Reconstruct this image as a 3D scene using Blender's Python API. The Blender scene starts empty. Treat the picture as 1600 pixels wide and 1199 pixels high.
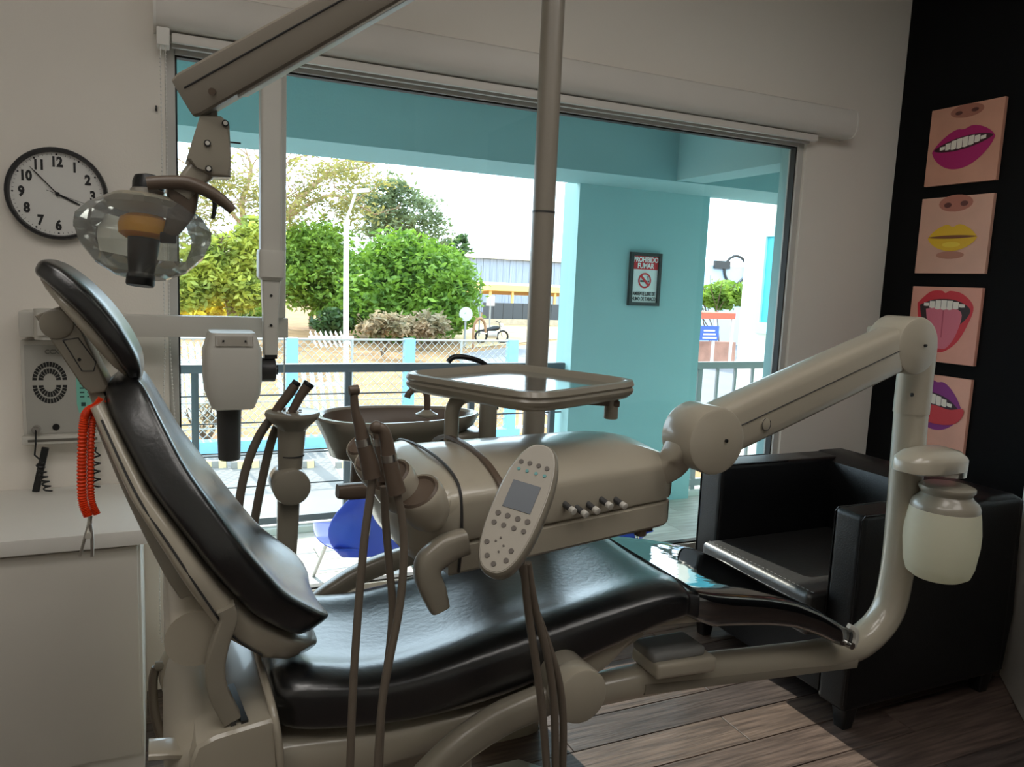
import bpy, bmesh, math, random
from mathutils import Vector, Matrix
V = Vector
random.seed(7)
PI = math.pi
scene = bpy.context.scene
COL = scene.collection

# ------------------------------------------------------------------ camera
# world axes: X along the window wall (to the right), Y towards the window, Z up
AX = V((0.909, -0.016, 0.415)); AY = V((-0.414, -0.136, 0.900)); AZ = V((0.042, -0.991, -0.130))
def solve_rot():
    f = 1206.0
    vx = V((3440 - 800, 555 - 599.5, f)); vz = V((406 - 800, 9800 - 599.5, f))
    up = -vz.normalized(); x = vx.normalized(); x = (x - up * x.dot(up)).normalized()
    y = up.cross(x)
    return f, x, y, up
FOC, AX, AY, AZ = solve_rot()
CAM = V((0, 0, 1.45))
def ray(px, py):
    c = V((px - 800, py - 599.5, FOC))
    return V((AX.dot(c), AY.dot(c), AZ.dot(c)))
def P(px, py, X=None, Y=None, Z=None):
    """a point of the room seen at a pixel of the photograph, at a chosen real X, Y or Z"""
    d = ray(px, py)
    if X is not None: t = (X - CAM.x) / d.x
    elif Y is not None: t = (Y - CAM.y) / d.y
    else: t = (Z - CAM.z) / d.z
    return CAM + d * t
cd = bpy.data.cameras.new('camera'); cam = bpy.data.objects.new('camera', cd); COL.objects.link(cam)
cd.sensor_fit = 'HORIZONTAL'; cd.sensor_width = 36.0; cd.lens = 36.0 * FOC / 1600.0
cd.clip_start = 0.02; cd.clip_end = 500
rt = V((AX.x, AY.x, AZ.x)); dn = V((AX.y, AY.y, AZ.y)); fw = V((AX.z, AY.z, AZ.z))
m = Matrix((rt, -dn, -fw)).transposed().to_4x4(); m.translation = CAM
cam.matrix_world = m
scene.camera = cam

# ------------------------------------------------------------------ light and exposure
scene.view_settings.view_transform = 'Standard'; scene.view_settings.look = 'None'
scene.view_settings.gamma = 1.0; scene.view_settings.use_curve_mapping = False
scene.view_settings.exposure = 0.78
w = bpy.data.worlds.new('sky'); scene.world = w; w.use_nodes = True
bg = w.node_tree.nodes['Background']; bg.inputs[0].default_value = (0.70, 0.86, 1.0, 1); bg.inputs[1].default_value = 2.9
sd = bpy.data.lights.new('sun', 'SUN'); sd.energy = 4.2; sd.angle = math.radians(0.55); sd.color = (1.0, 0.92, 0.80)
sun = bpy.data.objects.new('sun', sd); COL.objects.link(sun)
SUN_DIR = V((0.10, -1.0, -0.68)).normalized()
sun.rotation_euler = SUN_DIR.to_track_quat('-Z', 'Y').to_euler(); sun.location = (0, 20, 14)

# ------------------------------------------------------------------ materials
def lin(c):
    def f(v):
        v /= 255.0
        return v / 12.92 if v <= 0.04045 else ((v + 0.055) / 1.055) ** 2.4
    return (f(c[0]), f(c[1]), f(c[2]), 1)
MATS = {}
def mat(name, col, rough=0.5, metal=0.0, var=0.0, vscale=8.0, bump=0.0, bscale=60.0, coat=0.0, coat_r=0.08, spec=0.5, trans=0.0, emit=0.0, col2=None, stretch=None, detail=4.0):
    if name in MATS: return MATS[name]
    m = bpy.data.materials.new(name); m.use_nodes = True
    nt = m.node_tree; b = nt.nodes['Principled BSDF']
    b.inputs['Base Color'].default_value = lin(col); b.inputs['Roughness'].default_value = rough
    b.inputs['Metallic'].default_value = metal; b.inputs['Specular IOR Level'].default_value = spec
    b.inputs['Coat Weight'].default_value = coat; b.inputs['Coat Roughness'].default_value = coat_r
    if emit:
        b.inputs['Emission Color'].default_value = lin(col); b.inputs['Emission Strength'].default_value = emit
    tc = nt.nodes.new('ShaderNodeTexCoord'); vec = tc.outputs['Object']
    if stretch:
        mp = nt.nodes.new('ShaderNodeMapping'); mp.inputs['Scale'].default_value = stretch
        nt.links.new(vec, mp.inputs[0]); vec = mp.outputs[0]
    n = nt.nodes.new('ShaderNodeTexNoise'); n.inputs['Scale'].default_value = vscale; n.inputs['Detail'].default_value = detail
    nt.links.new(vec, n.inputs['Vector'])
    c2 = lin(col2) if col2 else tuple(x * (1 - var) for x in lin(col)[:3]) + (1,)
    r = nt.nodes.new('ShaderNodeValToRGB'); r.color_ramp.elements[0].position = 0.35; r.color_ramp.elements[1].position = 0.68
    r.color_ramp.elements[0].color = c2; r.color_ramp.elements[1].color = lin(col)
    nt.links.new(n.outputs['Fac'], r.inputs[0])
    if var > 0 or col2: nt.links.new(r.outputs[0], b.inputs['Base Color'])
    if bump > 0:
        n2 = nt.nodes.new('ShaderNodeTexNoise'); n2.inputs['Scale'].default_value = bscale; n2.inputs['Detail'].default_value = 3
        nt.links.new(vec, n2.inputs['Vector'])
        bp = nt.nodes.new('ShaderNodeBump'); bp.inputs['Strength'].default_value = bump; bp.inputs['Distance'].default_value = 0.01
        nt.links.new(n2.outputs['Fac'], bp.inputs['Height']); nt.links.new(bp.outputs[0], b.inputs['Normal'])
    if trans > 0:
        t = nt.nodes.new('ShaderNodeBsdfTranslucent')
        if var > 0 or col2: nt.links.new(r.outputs[0], t.inputs[0])
        else: t.inputs[0].default_value = lin(col)
        mx = nt.nodes.new('ShaderNodeMixShader'); mx.inputs[0].default_value = trans
        out = nt.nodes['Material Output']
        nt.links.new(b.outputs[0], mx.inputs[1]); nt.links.new(t.outputs[0], mx.inputs[2]); nt.links.new(mx.outputs[0], out.inputs[0])
    MATS[name] = m
    return m
def clear_mat(name, tint, base=0.05, rough=0.0, bump=0.0, bscale=20, milky=0.0, gain=0.9):
    """thin clear sheet: see-through, mirror-like at grazing angles"""
    m = bpy.data.materials.new(name); m.use_nodes = True; nt = m.node_tree
    nt.nodes.remove(nt.nodes['Principled BSDF']); out = nt.nodes['Material Output']
    t = nt.nodes.new('ShaderNodeBsdfTransparent'); t.inputs[0].default_value = lin(tint)
    g = nt.nodes.new('ShaderNodeBsdfGlossy'); g.inputs['Roughness'].default_value = rough
    lw = nt.nodes.new('ShaderNodeFresnel'); lw.inputs['IOR'].default_value = 1.45
    ma = nt.nodes.new('ShaderNodeMath'); ma.operation = 'MULTIPLY_ADD'; ma.inputs[1].default_value = gain; ma.inputs[2].default_value = base
    nt.links.new(lw.outputs[0], ma.inputs[0])
    mx = nt.nodes.new('ShaderNodeMixShader'); nt.links.new(ma.outputs[0], mx.inputs[0])
    nt.links.new(t.outputs[0], mx.inputs[1]); nt.links.new(g.outputs[0], mx.inputs[2])
    if bump:
        tc = nt.nodes.new('ShaderNodeTexCoord'); n = nt.nodes.new('ShaderNodeTexNoise'); n.inputs['Scale'].default_value = bscale
        mp = nt.nodes.new('ShaderNodeMapping'); mp.inputs['Scale'].default_value = (1, 3, 1); nt.links.new(tc.outputs['Object'], mp.inputs[0])
        nt.links.new(mp.outputs[0], n.inputs['Vector'])
        bp = nt.nodes.new('ShaderNodeBump'); bp.inputs['Strength'].default_value = bump; bp.inputs['Distance'].default_value = 0.02
        nt.links.new(n.outputs['Fac'], bp.inputs['Height']); nt.links.new(bp.outputs[0], g.inputs['Normal']); nt.links.new(bp.outputs[0], lw.inputs['Normal'])
    last = mx
    if milky:
        d = nt.nodes.new('ShaderNodeBsdfTranslucent'); d.inputs[0].default_value = (0.9, 0.9, 0.88, 1)
        d2 = nt.nodes.new('ShaderNodeBsdfDiffuse'); d2.inputs[0].default_value = (0.9, 0.9, 0.88, 1)
        a = nt.nodes.new('ShaderNodeMixShader'); a.inputs[0].default_value = 0.5
        nt.links.new(d.outputs[0], a.inputs[1]); nt.links.new(d2.outputs[0], a.inputs[2])
        b = nt.nodes.new('ShaderNodeMixShader'); b.inputs[0].default_value = milky
        nt.links.new(mx.outputs[0], b.inputs[1]); nt.links.new(a.outputs[0], b.inputs[2]); last = b
    nt.links.new(last.outputs[0], out.inputs[0])
    MATS[name] = m
    return m

M_wall = mat('wall_paint', (236, 230, 220), 0.85, var=0.03, vscale=1.5, bump=0.05, bscale=180)
M_white = mat('white_paint', (232, 229, 222), 0.6, var=0.02)
M_blackwall = mat('black_paint', (6, 7, 9), 0.8, var=0.1, bump=0.05, bscale=150, spec=0.2)
M_ceil = mat('ceiling_paint', (235, 232, 226), 0.9, var=0.02)
M_teal = mat('teal_paint', (150, 192, 194), 0.8, var=0.05, vscale=2.0, bump=0.08, bscale=90)
M_teal2 = mat('teal_beam_paint', (138, 180, 184), 0.8, var=0.05, vscale=2.0, bump=0.08, bscale=90)
M_alu = mat('window_aluminium', (196, 193, 187), 0.45, var=0.04)
M_gasket = mat('window_gasket', (28, 28, 28), 0.6)
M_beige = mat('beige_plastic', (168, 160, 143), 0.28, var=0.03, vscale=3, spec=0.6, coat=0.45)
M_beige2 = mat('beige_plastic_dark', (138, 131, 117), 0.30, var=0.04, vscale=3, coat=0.3)
M_brown = mat('brown_plastic', (92, 78, 66), 0.38, var=0.05)
M_lampgrey = mat('taupe_metal', (138, 130, 118), 0.36, var=0.04)
M_xray = mat('xray_enamel', (196, 193, 184), 0.45, var=0.03)
M_black = mat('black_plastic', (18, 18, 19), 0.35)
M_dark = mat('dark_grey_plastic', (52, 52, 52), 0.4)
M_leather = mat('black_leather', (6, 6, 8), 0.40, var=0.2, vscale=6, bump=0.10, bscale=220, spec=0.42)
M_vinyl = mat('black_vinyl', (8, 10, 14), 0.30, var=0.2, vscale=4, bump=0.08, bscale=70, spec=1.0, coat=0.45, coat_r=0.30)
M_chrome = mat('chrome', (210, 208, 204), 0.16, metal=1.0)
M_hose = mat('hose_rubber', (108, 98, 86), 0.5, var=0.05)
M_orange = mat('orange_cord', (238, 70, 22), 0.45)
M_steel = mat('brushed_steel', (200, 196, 188), 0.28, metal=1.0)
M_traysteel = mat('polished_tray', (205, 210, 212), 0.09, metal=1.0)
M_glass = clear_mat('window_glass', (250, 253, 252), base=0.0, gain=0.4)
M_film = clear_mat('plastic_film', (235, 238, 240), base=0.36, rough=0.02, bump=0.035, bscale=5, gain=0.64)
M_shield = clear_mat('lamp_shield_clear', (236, 240, 236), base=0.06, rough=0.03, milky=0.10)
M_blue = mat('blue_plastic', (38, 62, 168), 0.4, var=0.05)
M_rail = mat('railing_paint', (88, 92, 98), 0.45, var=0.05)

# ------------------------------------------------------------------ mesh helpers
class B:
    def __init__(s): s.bm = bmesh.new()
    def box(s, c, d, rot=None, bev=0.0, seg=2):
        c = V(c); M = Matrix.Translation(c) @ (rot.to_4x4() if rot is not None else Matrix()) @ Matrix.Diagonal((d[0], d[1], d[2], 1))
        t = bmesh.new(); bmesh.ops.create_cube(t, size=1.0, matrix=M)
        if bev > 0: bmesh.ops.bevel(t, geom=t.edges[:], offset=bev, segments=seg, profile=0.6, affect='EDGES')
        s._merge(t); return s
    def _merge(s, t):
        mp = {}
        for v in t.verts: mp[v] = s.bm.verts.new(v.co)
        for f in t.faces:
            try: s.bm.faces.new([mp[v] for v in f.verts])
            except ValueError: pass
        t.free()
    def bb(s, x0, x1, y0, y1, z0, z1, bev=0.0, seg=2):
        return s.box(((x0 + x1) / 2, (y0 + y1) / 2, (z0 + z1) / 2), (x1 - x0, y1 - y0, z1 - z0), None, bev, seg)
    def loft(s, rings, cap=True, closed=True):
        R = [[s.bm.verts.new(p) for p in r] for r in rings]
        n = len(R[0])
        for a, b in zip(R, R[1:]):
            for i in range(n if closed else n - 1):
                j = (i + 1) % n
                s.bm.faces.new((a[i], a[j], b[j], b[i]))
        if cap and closed:
            s.bm.faces.new(R[0][::-1]); s.bm.faces.new(R[-1])
        return s
    def cyl(s, p0, p1, r0, r1=None, n=20, bev=0.0):
        p0, p1 = V(p0), V(p1); r1 = r0 if r1 is None else r1
        d = (p1 - p0).normalized(); a = d.orthogonal().normalized(); b = d.cross(a)
        def ring(p, r): return [p + (a * math.cos(2 * PI * i / n) + b * math.sin(2 * PI * i / n)) * r for i in range(n)]
        if bev:
            return s.loft([ring(p0, r0 - bev), ring(p0 + d * bev * .35, r0 - bev * .3), ring(p0 + d * bev, r0), ring(p1 - d * bev, r1), ring(p1 - d * bev * .35, r1 - bev * .3), ring(p1, r1 - bev)])
        return s.loft([ring(p0, r0), ring(p1, r1)])
    def tube(s, pts, r, n=12, sm=6, flat=1.0, cap=True):
        pts = [V(p) for p in pts]
        rr = list(r) if isinstance(r, (list, tuple)) else [r] * len(pts)
        if sm > 1 and len(pts) > 2: pts, rr = spline(pts, rr, sm)
        up = None; rings = []
        for i, p in enumerate(pts):
            t = (pts[min(i + 1, len(pts) - 1)] - pts[max(i - 1, 0)]).normalized()
            if up is None:
                up = t.orthogonal().normalized()
            up = (up - t * up.dot(t)).normalized(); sd_ = t.cross(up)
            rings.append([p + (up * math.cos(2 * PI * k / n) + sd_ * math.sin(2 * PI * k / n) * flat) * rr[i] for k in range(n)])
        return s.loft(rings, cap)
    def strip(s, pts, side, w, h, sm=6, rnd=0.3, n=16):
        """bar with a rounded rectangular section swept along pts; side = fixed sideways axis; w sideways, h across"""
        pts = [V(p) for p in pts]; side = V(side).normalized()
        ww = list(w) if isinstance(w, (list, tuple)) else [w] * len(pts)
        hh = list(h) if isinstance(h, (list, tuple)) else [h] * len(pts)
        if sm > 1 and len(pts) > 2:
            q, ww2 = spline(pts, ww, sm); _, hh = spline(pts, hh, sm); pts, ww = q, ww2
        rings = []
        for i, p in enumerate(pts):
            t = (pts[min(i + 1, len(pts) - 1)] - pts[max(i - 1, 0)]).normalized()
            u = t.cross(side).normalized()
            rings.append([p + side * (a * ww[i] / 2) + u * (b * hh[i] / 2) for a, b in sq_ring(n, rnd)])
        return s.loft(rings)
    def lathe(s, prof, o, axis=(0, 0, 1), n=28, facet=False):
        o = V(o); d = V(axis).normalized(); a = d.orthogonal().normalized(); b = d.cross(a)
        rings = [[o + d * z + (a * math.cos(2 * PI * i / n) + b * math.sin(2 * PI * i / n)) * max(r, 1e-4) for i in range(n)] for r, z in prof]
        return s.loft(rings)
    def prism(s, poly, o, ex, ey, ez, th, bev=0.0, seg=2):
        """polygon in the (ex,ey) plane at o, extruded by th along ez"""
        o, ex, ey, ez = V(o), V(ex), V(ey), V(ez)
        t = bmesh.new()
        a = [t.verts.new(o + ex * p[0] + ey * p[1]) for p in poly]; b = [t.verts.new(o + ex * p[0] + ey * p[1] + ez * th) for p in poly]
        n = len(poly)
        t.faces.new(a[::-1]); t.faces.new(b)
        for i in range(n): t.faces.new((a[i], a[(i + 1) % n], b[(i + 1) % n], b[i]))
        if bev:
            e = [x for x in t.edges if len(x.link_faces) == 2]
            es = [x for x in e if any(len(f.verts) > 4 or n == 4 for f in x.link_faces)]
            bmesh.ops.bevel(t, geom=es, offset=bev, segments=seg, profile=0.6, affect='EDGES')
        s._merge(t); return s
    def ball(s, c, r, sc=(1, 1, 1), seg=16, rings=10, rot=None):
        t = bmesh.new(); M = Matrix.Translation(V(c)) @ (rot.to_4x4() if rot is not None else Matrix()) @ Matrix.Diagonal((r * sc[0], r * sc[1], r * sc[2], 1))
        bmesh.ops.create_uvsphere(t, u_segments=seg, v_segments=rings, radius=1.0, matrix=M); s._merge(t); return s
    def poly(s, pts):
        s.bm.faces.new([s.bm.verts.new(p) for p in pts]); return s
    def obj(s, name, material, parent=None, angle=38, smooth=True, subd=0):
        bmesh.ops.recalc_face_normals(s.bm, faces=s.bm.faces[:])
        me = bpy.data.meshes.new(name); s.bm.to_mesh(me); s.bm.free()
        return link(name, me, material, parent, angle, smooth, subd)
def link(name, me, material, parent=None, angle=38, smooth=True, subd=0):
    me.materials.append(material)
    if smooth and len(me.polygons):
        me.polygons.foreach_set('use_smooth', [True] * len(me.polygons))
        me.set_sharp_from_angle(angle=math.radians(angle))
    o = bpy.data.objects.new(name, me); COL.objects.link(o)
    if parent is not None: put(o, parent)
    if subd:
        md = o.modifiers.new('subdivision', 'SUBSURF'); md.levels = subd; md.render_levels = subd
    return o
WORLD = {}
def put(o, parent):
    o.parent = parent; o.matrix_parent_inverse = Matrix.Translation(-V(WORLD.get(parent.name, (0, 0, 0))))
def sq_ring(n, rnd):
    out = []
    for i in range(n):
        t = 2 * PI * (i + .5) / n; c, s_ = math.cos(t), math.sin(t)
        out.append((math.copysign(abs(c) ** rnd, c), math.copysign(abs(s_) ** rnd, s_)))
    return out
def spline(pts, rr, sm):
    P_, R_ = [], []; n = len(pts)
    for i in range(n - 1):
        p0, p1, p2, p3 = pts[max(i - 1, 0)], pts[i], pts[i + 1], pts[min(i + 2, n - 1)]
        for k in range(sm):
            t = k / sm; t2, t3 = t * t, t * t * t
            P_.append(0.5 * (2 * p1 + (p2 - p0) * t + (2 * p0 - 5 * p1 + 4 * p2 - p3) * t2 + (3 * p1 - p0 - 3 * p2 + p3) * t3))
            R_.append(rr[i] + (rr[i + 1] - rr[i]) * t)
    P_.append(pts[-1]); R_.append(rr[-1])
    return P_, R_
def interp(tab, x):
    if x <= tab[0][0]: return tab[0][1]
    for (a, b), (c, d) in zip(tab, tab[1:]):
        if x <= c: return b + (d - b) * (x - a) / (c - a)
    return tab[-1][1]
def tag(o, label, cat, group=None):
    o['label'] = label; o['category'] = cat
    if group: o['group'] = group
    return o
def thing(name, label, cat, loc=(0, 0, 0), group=None):
    o = bpy.data.objects.new(name, None); COL.objects.link(o); o.location = loc; o.empty_display_size = 0.05
    WORLD[o.name] = tuple(loc)
    return tag(o, label, cat, group)
def struct(o, label=None):
    o['kind'] = 'structure'
    if label: o['label'] = label
    return o
def text(s, size, o, ex, ey, material, name, parent, bold=0.0, align='CENTER', lift=0.0006, sx=1.0):
    c = bpy.data.curves.new(name, 'FONT'); c.body = s; c.size = size; c.align_x = align; c.align_y = 'CENTER'; c.offset = bold; c.extrude = 0.0004; c.resolution_u = 3
    t = bpy.data.objects.new('tmp', c); COL.objects.link(t)
    dg = bpy.context.evaluated_depsgraph_get(); me = bpy.data.meshes.new_from_object(t.evaluated_get(dg))
    bpy.data.objects.remove(t); bpy.data.curves.remove(c)
    ex, ey = V(ex).normalized(), V(ey).normalized(); ez = ex.cross(ey)
    M = Matrix((ex * sx, ey, ez)).transposed().to_4x4(); M.translation = V(o) + ez * lift
    me.transform(M); me.name = name
    return link(name, me, material, parent, smooth=False)
def ellipse(a, b, n=24, t0=0, t1=2 * PI, cx=0, cy=0):
    return [(cx + a * math.cos(t0 + (t1 - t0) * i / n), cy + b * math.sin(t0 + (t1 - t0) * i / n)) for i in range(n if abs(t1 - t0 - 2 * PI) < 1e-6 else n + 1)]
def dup(o, parent=None):
    c = o.copy(); COL.objects.link(c)
    if parent is not None: c.parent = parent
    for ch in [k for k in bpy.data.objects if k.parent == o]: dup(ch, c)
    return c

# ================================================================== THE ROOM
YW = 2.771; XR = 3.294; XL = -2.3; YB = -2.4; ZC = 3.05
WX0, WX1, WZ0, WZ1 = 0.03, 2.712, 0.250, 2.152
fl = struct(B().bb(XL - .1, XR + .1, YB - .1, YW + .16, -0.15, -0.012).obj('floor', mat('floor_base', (30, 25, 23), 0.8), smooth=False))
# floor planks, laid along the window wall
WOODS = [mat('dark_plank_%d' % i, c, 0.42, col2=c2, vscale=5.0, stretch=(0.9, 14, 4), bump=0.16, bscale=12, detail=7) for i, (c, c2) in enumerate((
    ((104, 88, 80), (62, 51, 46)), ((94, 80, 74), (54, 45, 41)), ((112, 95, 85), (70, 58, 52)), ((86, 75, 71), (50, 42, 40))))]
PW, PL = 0.155, 1.22
plank_mesh = {}
def plank(w_, l_, th, mi, mats, parent, x, y, z, key):
    k = (round(l_, 3), mi, key)
    if k not in plank_mesh:
        b = B().box((0, 0, 0), (l_ - 0.003, w_ - 0.003, th), None, 0.0012, 1)
        me = bpy.data.meshes.new('plank'); bmesh.ops.recalc_face_normals(b.bm, faces=b.bm.faces[:]); b.bm.to_mesh(me); b.bm.free(); me.materials.append(mats[mi]); plank_mesh[k] = me
    o = bpy.data.objects.new('plank', plank_mesh[k]); COL.objects.link(o); o.parent = parent; o.location = (x, y, z)
    return o
row = 0; y = YB + PW / 2
while y < YW + .1:
    x = XL - (row * 0.47 % 1) * PL
    while x < XR:
        a, b_ = max(x, XL), min(x + PL, XR)
        if b_ - a > 0.05: plank(PW, b_ - a, 0.012, random.randrange(4), WOODS, fl, (a + b_) / 2, y, -0.006, 'floor')
        x += PL
    row += 1; y += PW
struct(B().bb(XL - .1, XR + .1, YB - .1, YW + .16, ZC, ZC + .1).obj('ceiling', M_ceil, smooth=False))
wb = B()
wb.bb(XL, WX0, YW, YW + .09, 0, ZC); wb.bb(WX1, XR + .1, YW, YW + .09, 0, ZC); wb.bb(WX0, WX1, YW, YW + .09, 0, WZ0); wb.bb(WX0, WX1, YW, YW + .09, WZ1, ZC)
struct(wb.obj('wall_back', M_wall, smooth=False))
we = B(); y0, y1 = YW + .09, YW + .17
we.bb(XL - 3, WX0 - .012, y0, y1, -2, 3.2); we.bb(WX1 + .012, 7, y0, y1, -2, 3.2); we.bb(WX0 - .012, WX1 + .012, y0, y1, -2, WZ0 - .02); we.bb(WX0 - .012, WX1 + .012, y0, y1, WZ1 + .012, 3.2)
struct(we.obj('wall_exterior', M_teal, smooth=False))
struct(B().bb(XR, XR + .1, YB, YW + .09, 0, ZC).obj('wall_right', M_blackwall, smooth=False))
struct(B().bb(XL - .1, XL, YB, YW + .09, 0, ZC).obj('wall_left', M_white, smooth=False))
struct(B().bb(XL - .1, XR + .1, YB - .1, YB, 0, ZC).obj('wall_front', M_white, smooth=False))
struct(B().bb(XL, -1.02, YW - .012, YW, 0, .08, .004).obj('baseboard_back', M_white, smooth=False))

# white door standing open in the right corner
ddir = (V((2.40, 1.20, 0)) - V((2.985, 1.785, 0))).normalized(); dnor = V((ddir.y, -ddir.x, 0))
rotd = Matrix((ddir, V((-ddir.y, ddir.x, 0)), V((0, 0, 1)))).transposed()
dc = V((2.985, 1.785, 0)) + ddir * .41 - V((-ddir.y, ddir.x, 0)) * -0.02
dr = struct(B().box(dc + V((0, 0, 1.05)), (.82, .04, 2.09), rotd, .003).obj('door_1', M_white))
hb = B(); q = dc + ddir * .34 + V((0, 0, 1.02)); nn = V((-ddir.y, ddir.x, 0))
hb.cyl(q - nn * .06, q + nn * .06, .01); hb.cyl(q - nn * .055, q - nn * .055 - ddir * .11, .008); hb.cyl(q + nn * .055, q + nn * .055 - ddir * .11, .008)
hb.obj('door_handle', M_steel, dr)

# window: frame, gaskets, two panes
FY0, FY1 = YW + .015, YW + .075
wf = B(); t = .030
wf.bb(WX0, WX0 + t, FY0, FY1, WZ0, WZ1, .003); wf.bb(WX1 - t, WX1, FY0, FY1, WZ0, WZ1, .003)
wf.bb(WX0 + t, WX1 - t, FY0, FY1, WZ0, WZ0 + .034, .003); wf.bb(WX0 + t, WX1 - t, FY0, FY1, WZ1 - .030, WZ1, .003)
win = struct(wf.obj('window_1', M_alu))
g = B(); a, b_ = WX0 + t, WX1 - t; c, d = WZ0 + .034, WZ1 - .030
g.bb(a, a + .006, FY0 + .012, FY0 + .045, c, d); g.bb(b_ - .006, b_, FY0 + .012, FY0 + .045, c, d); g.bb(a, b_, FY0 + .012, FY0 + .045, c, c + .006); g.bb(a, b_, FY0 + .012, FY0 + .045, d - .006, d)
g.obj('gasket', M_gasket, win, smooth=False)
XJ = 0.405
B().bb(a + .004, XJ - .002, FY0 + .026, FY0 + .032, c, d).obj('pane', M_glass, win, smooth=False)
B().bb(XJ + .002, b_ - .004, FY0 + .026, FY0 + .032, c, d).obj('pane', M_glass, win, smooth=False)
B().bb(XJ - .002, XJ + .002, FY0 + .025, FY0 + .033, c, d).obj('glass_joint', mat('silicone', (190, 198, 198), .4), win, smooth=False)
# slim sill and reveal trims round the opening
tr = B(); tr.bb(WX0 - .012, WX1 + .012, YW - .006, YW + .012, WZ0 - .016, WZ0, .003)
struct(tr.obj('trim_1', M_wall))

# invented glowing ceiling panels out of view, added to brighten the room
M_fill = mat('fill_panel_glow', (255, 250, 244), 0.5, emit=2.8)
for (lx, ly, row_, col_) in ((-1.0, -.25, 'rear row', 'left'), (.6, -.25, 'rear row', 'middle'), (2.2, -.25, 'rear row', 'right'), (-.3, .85, 'front row', 'left'), (1.5, .85, 'front row', 'right')):
    cl = thing('fill_panel', 'added white fill panel on the ceiling, %s one of the %s' % (col_, row_), 'added fill light', (lx, ly, ZC - .04), 'added fill panels')
    fr = B()
    for (x0, x1, yy0, yy1) in ((-.61, .61, -.31, -.29), (-.61, .61, .29, .31), (-.61, -.59, -.29, .29), (.59, .61, -.29, .29)): fr.bb(lx + x0, lx + x1, ly + yy0, ly + yy1, ZC - .04, ZC)
    fr.obj('frame', M_white, cl, smooth=False)
    B().bb(lx - .59, lx + .59, ly - .29, ly + .29, ZC - .03, ZC - .015).obj('glow_plate', M_fill, cl, smooth=False)

# roller blind with its cassette and bead chain
bl = thing('roller_blind', 'white roller blind rolled up in a long cassette above the window', 'blind', (1.45, YW - .06, 2.17))
M_bl = mat('blind_white', (222, 217, 209), 0.55, var=0.02)
prof = [(0, 0), (-.075, 0), (-.092, .010), (-.102, .035), (-.102, .085), (-.090, .115), (-.06, .128), (0, .128)]
B().prism([(p[0], p[1]) for p in prof], (0.008, YW, 2.172), (0, 1, 0), (0, 0, 1), (1, 0, 0), 2.895).obj('cassette', M_bl, bl)
for x in (0.000, 2.903): B().prism([(p[0] * 1.03, p[1] * 1.03 - .002) for p in prof], (x, YW, 2.172), (0, 1, 0), (0, 0, 1), (1, 0, 0), .008, ).obj('end_cap', M_white, bl)
B().bb(.05, 2.72, YW - .060, YW - .040, 2.138, 2.168, .006).obj('bottom_bar', M_bl, bl)
B().bb(.05, 2.70, YW - .032, YW - .012, 2.130, 2.164, .006).obj('guide_rail', mat('blind_rail', (190, 184, 176), .5), bl)
B().bb(.008, .045, YW - .085, YW - .02, 2.120, 2.172, .004).obj('bracket', M_white, bl)
ch = B()
c0 = V((0.052, YW - .07, 0.36)); c1 = V((0.022, YW - .07, 0.36))
path = [V((.018, YW - .075, 2.13))]
lowz = .165
n = 330
def chain_pt(t):
    # down the left strand, round the loop, up the right strand
    L1 = 2.13 - .24; L2 = PI * .055; tot = 2 * L1 + L2; s_ = t * tot
    if s_ < L1:
        z = 2.13 - s_; k = max(0, (1.2 - z)); return V((.018 - .028 * min(1, k / .8), YW - .075, z))
    if s_ < L1 + L2:
        an = (s_ - L1) / L2 * PI; return V((-.010 + .04 - .04 * math.cos(an), YW - .075, .24 - .075 * math.sin(an)))
    z = .24 + (s_ - L1 - L2); k = max(0, 1.2 - z); return V((.032 + .038 * min(1, k / .8), YW - .075, z))
for i in range(n):
    p = chain_pt(i / n); t_ = bmesh.new(); bmesh.ops.create_icosphere(t_, subdivisions=1, radius=.0031, matrix=Matrix.Translation(p)); ch._merge(t_)
pp = [chain_pt(i / 60) for i in range(61)]
ch.tube(pp, .0011, n=5, sm=1)
o = ch.obj('bead_chain', mat('bead_white', (225, 222, 216), .4), bl); o['kind'] = 'stuff'
B().box((.004, YW - .006, 1.945), (.006, .012, .016), None, .001).obj('chain_guide', M_black, bl)

# ================================================================== BALCONY
XB0, XB1 = -1.2, 6.5; YR = 4.36
TILES = [mat('balcony_tile_%d' % i, c, 0.5, col2=c2, vscale=4, stretch=(1, 9, 3), bump=.05) for i, (c, c2) in enumerate((((196, 190, 180), (168, 160, 150)), ((186, 180, 171), (158, 151, 142)), ((204, 198, 189), (176, 168, 158))))]
bf = struct(B().bb(XB0, XB1, YW + .17, 4.62, -.3, -.022).obj('floor_balcony', mat('balcony_grout', (120, 114, 106), .9), smooth=False))
row = 0; y = YW + .17 + .09
while y < 4.3:
    x = XB0 - (row * .37 % 1) * .9
    while x < XB1:
        a, b_ = max(x, XB0), min(x + .9, XB1)
        if b_ - a > .04: plank(.18, b_ - a, .02, random.randrange(3), TILES, bf, (a + b_) / 2, y, -.011, 'balcony')
        x += .9
    row += 1; y += .18
struct(B().bb(XB0, XB1, 4.30, 4.44, -.06, .035, .004).obj('kerb_balcony', mat('kerb_paint', (214, 212, 205), .7, var=.05), smooth=False))
# beams and column
struct(B().bb(-3, 7, 3.80, 4.30, 2.072, 2.75).obj('beam_front', M_teal2, smooth=False))
struct(B().bb(2.75, 2.95, YW + .17, 3.80, 2.078, 2.75).obj('beam_side', M_teal2, smooth=False))
struct(B().bb(-3, 7, YW + .17, 3.80, 2.345, 2.5).obj('ceiling_balcony', M_ceil, smooth=False))
struct(B().bb(2.37, 3.365, 4.262, 4.46, -.05, 2.09).obj('column_balcony', M_teal, smooth=False))
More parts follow.
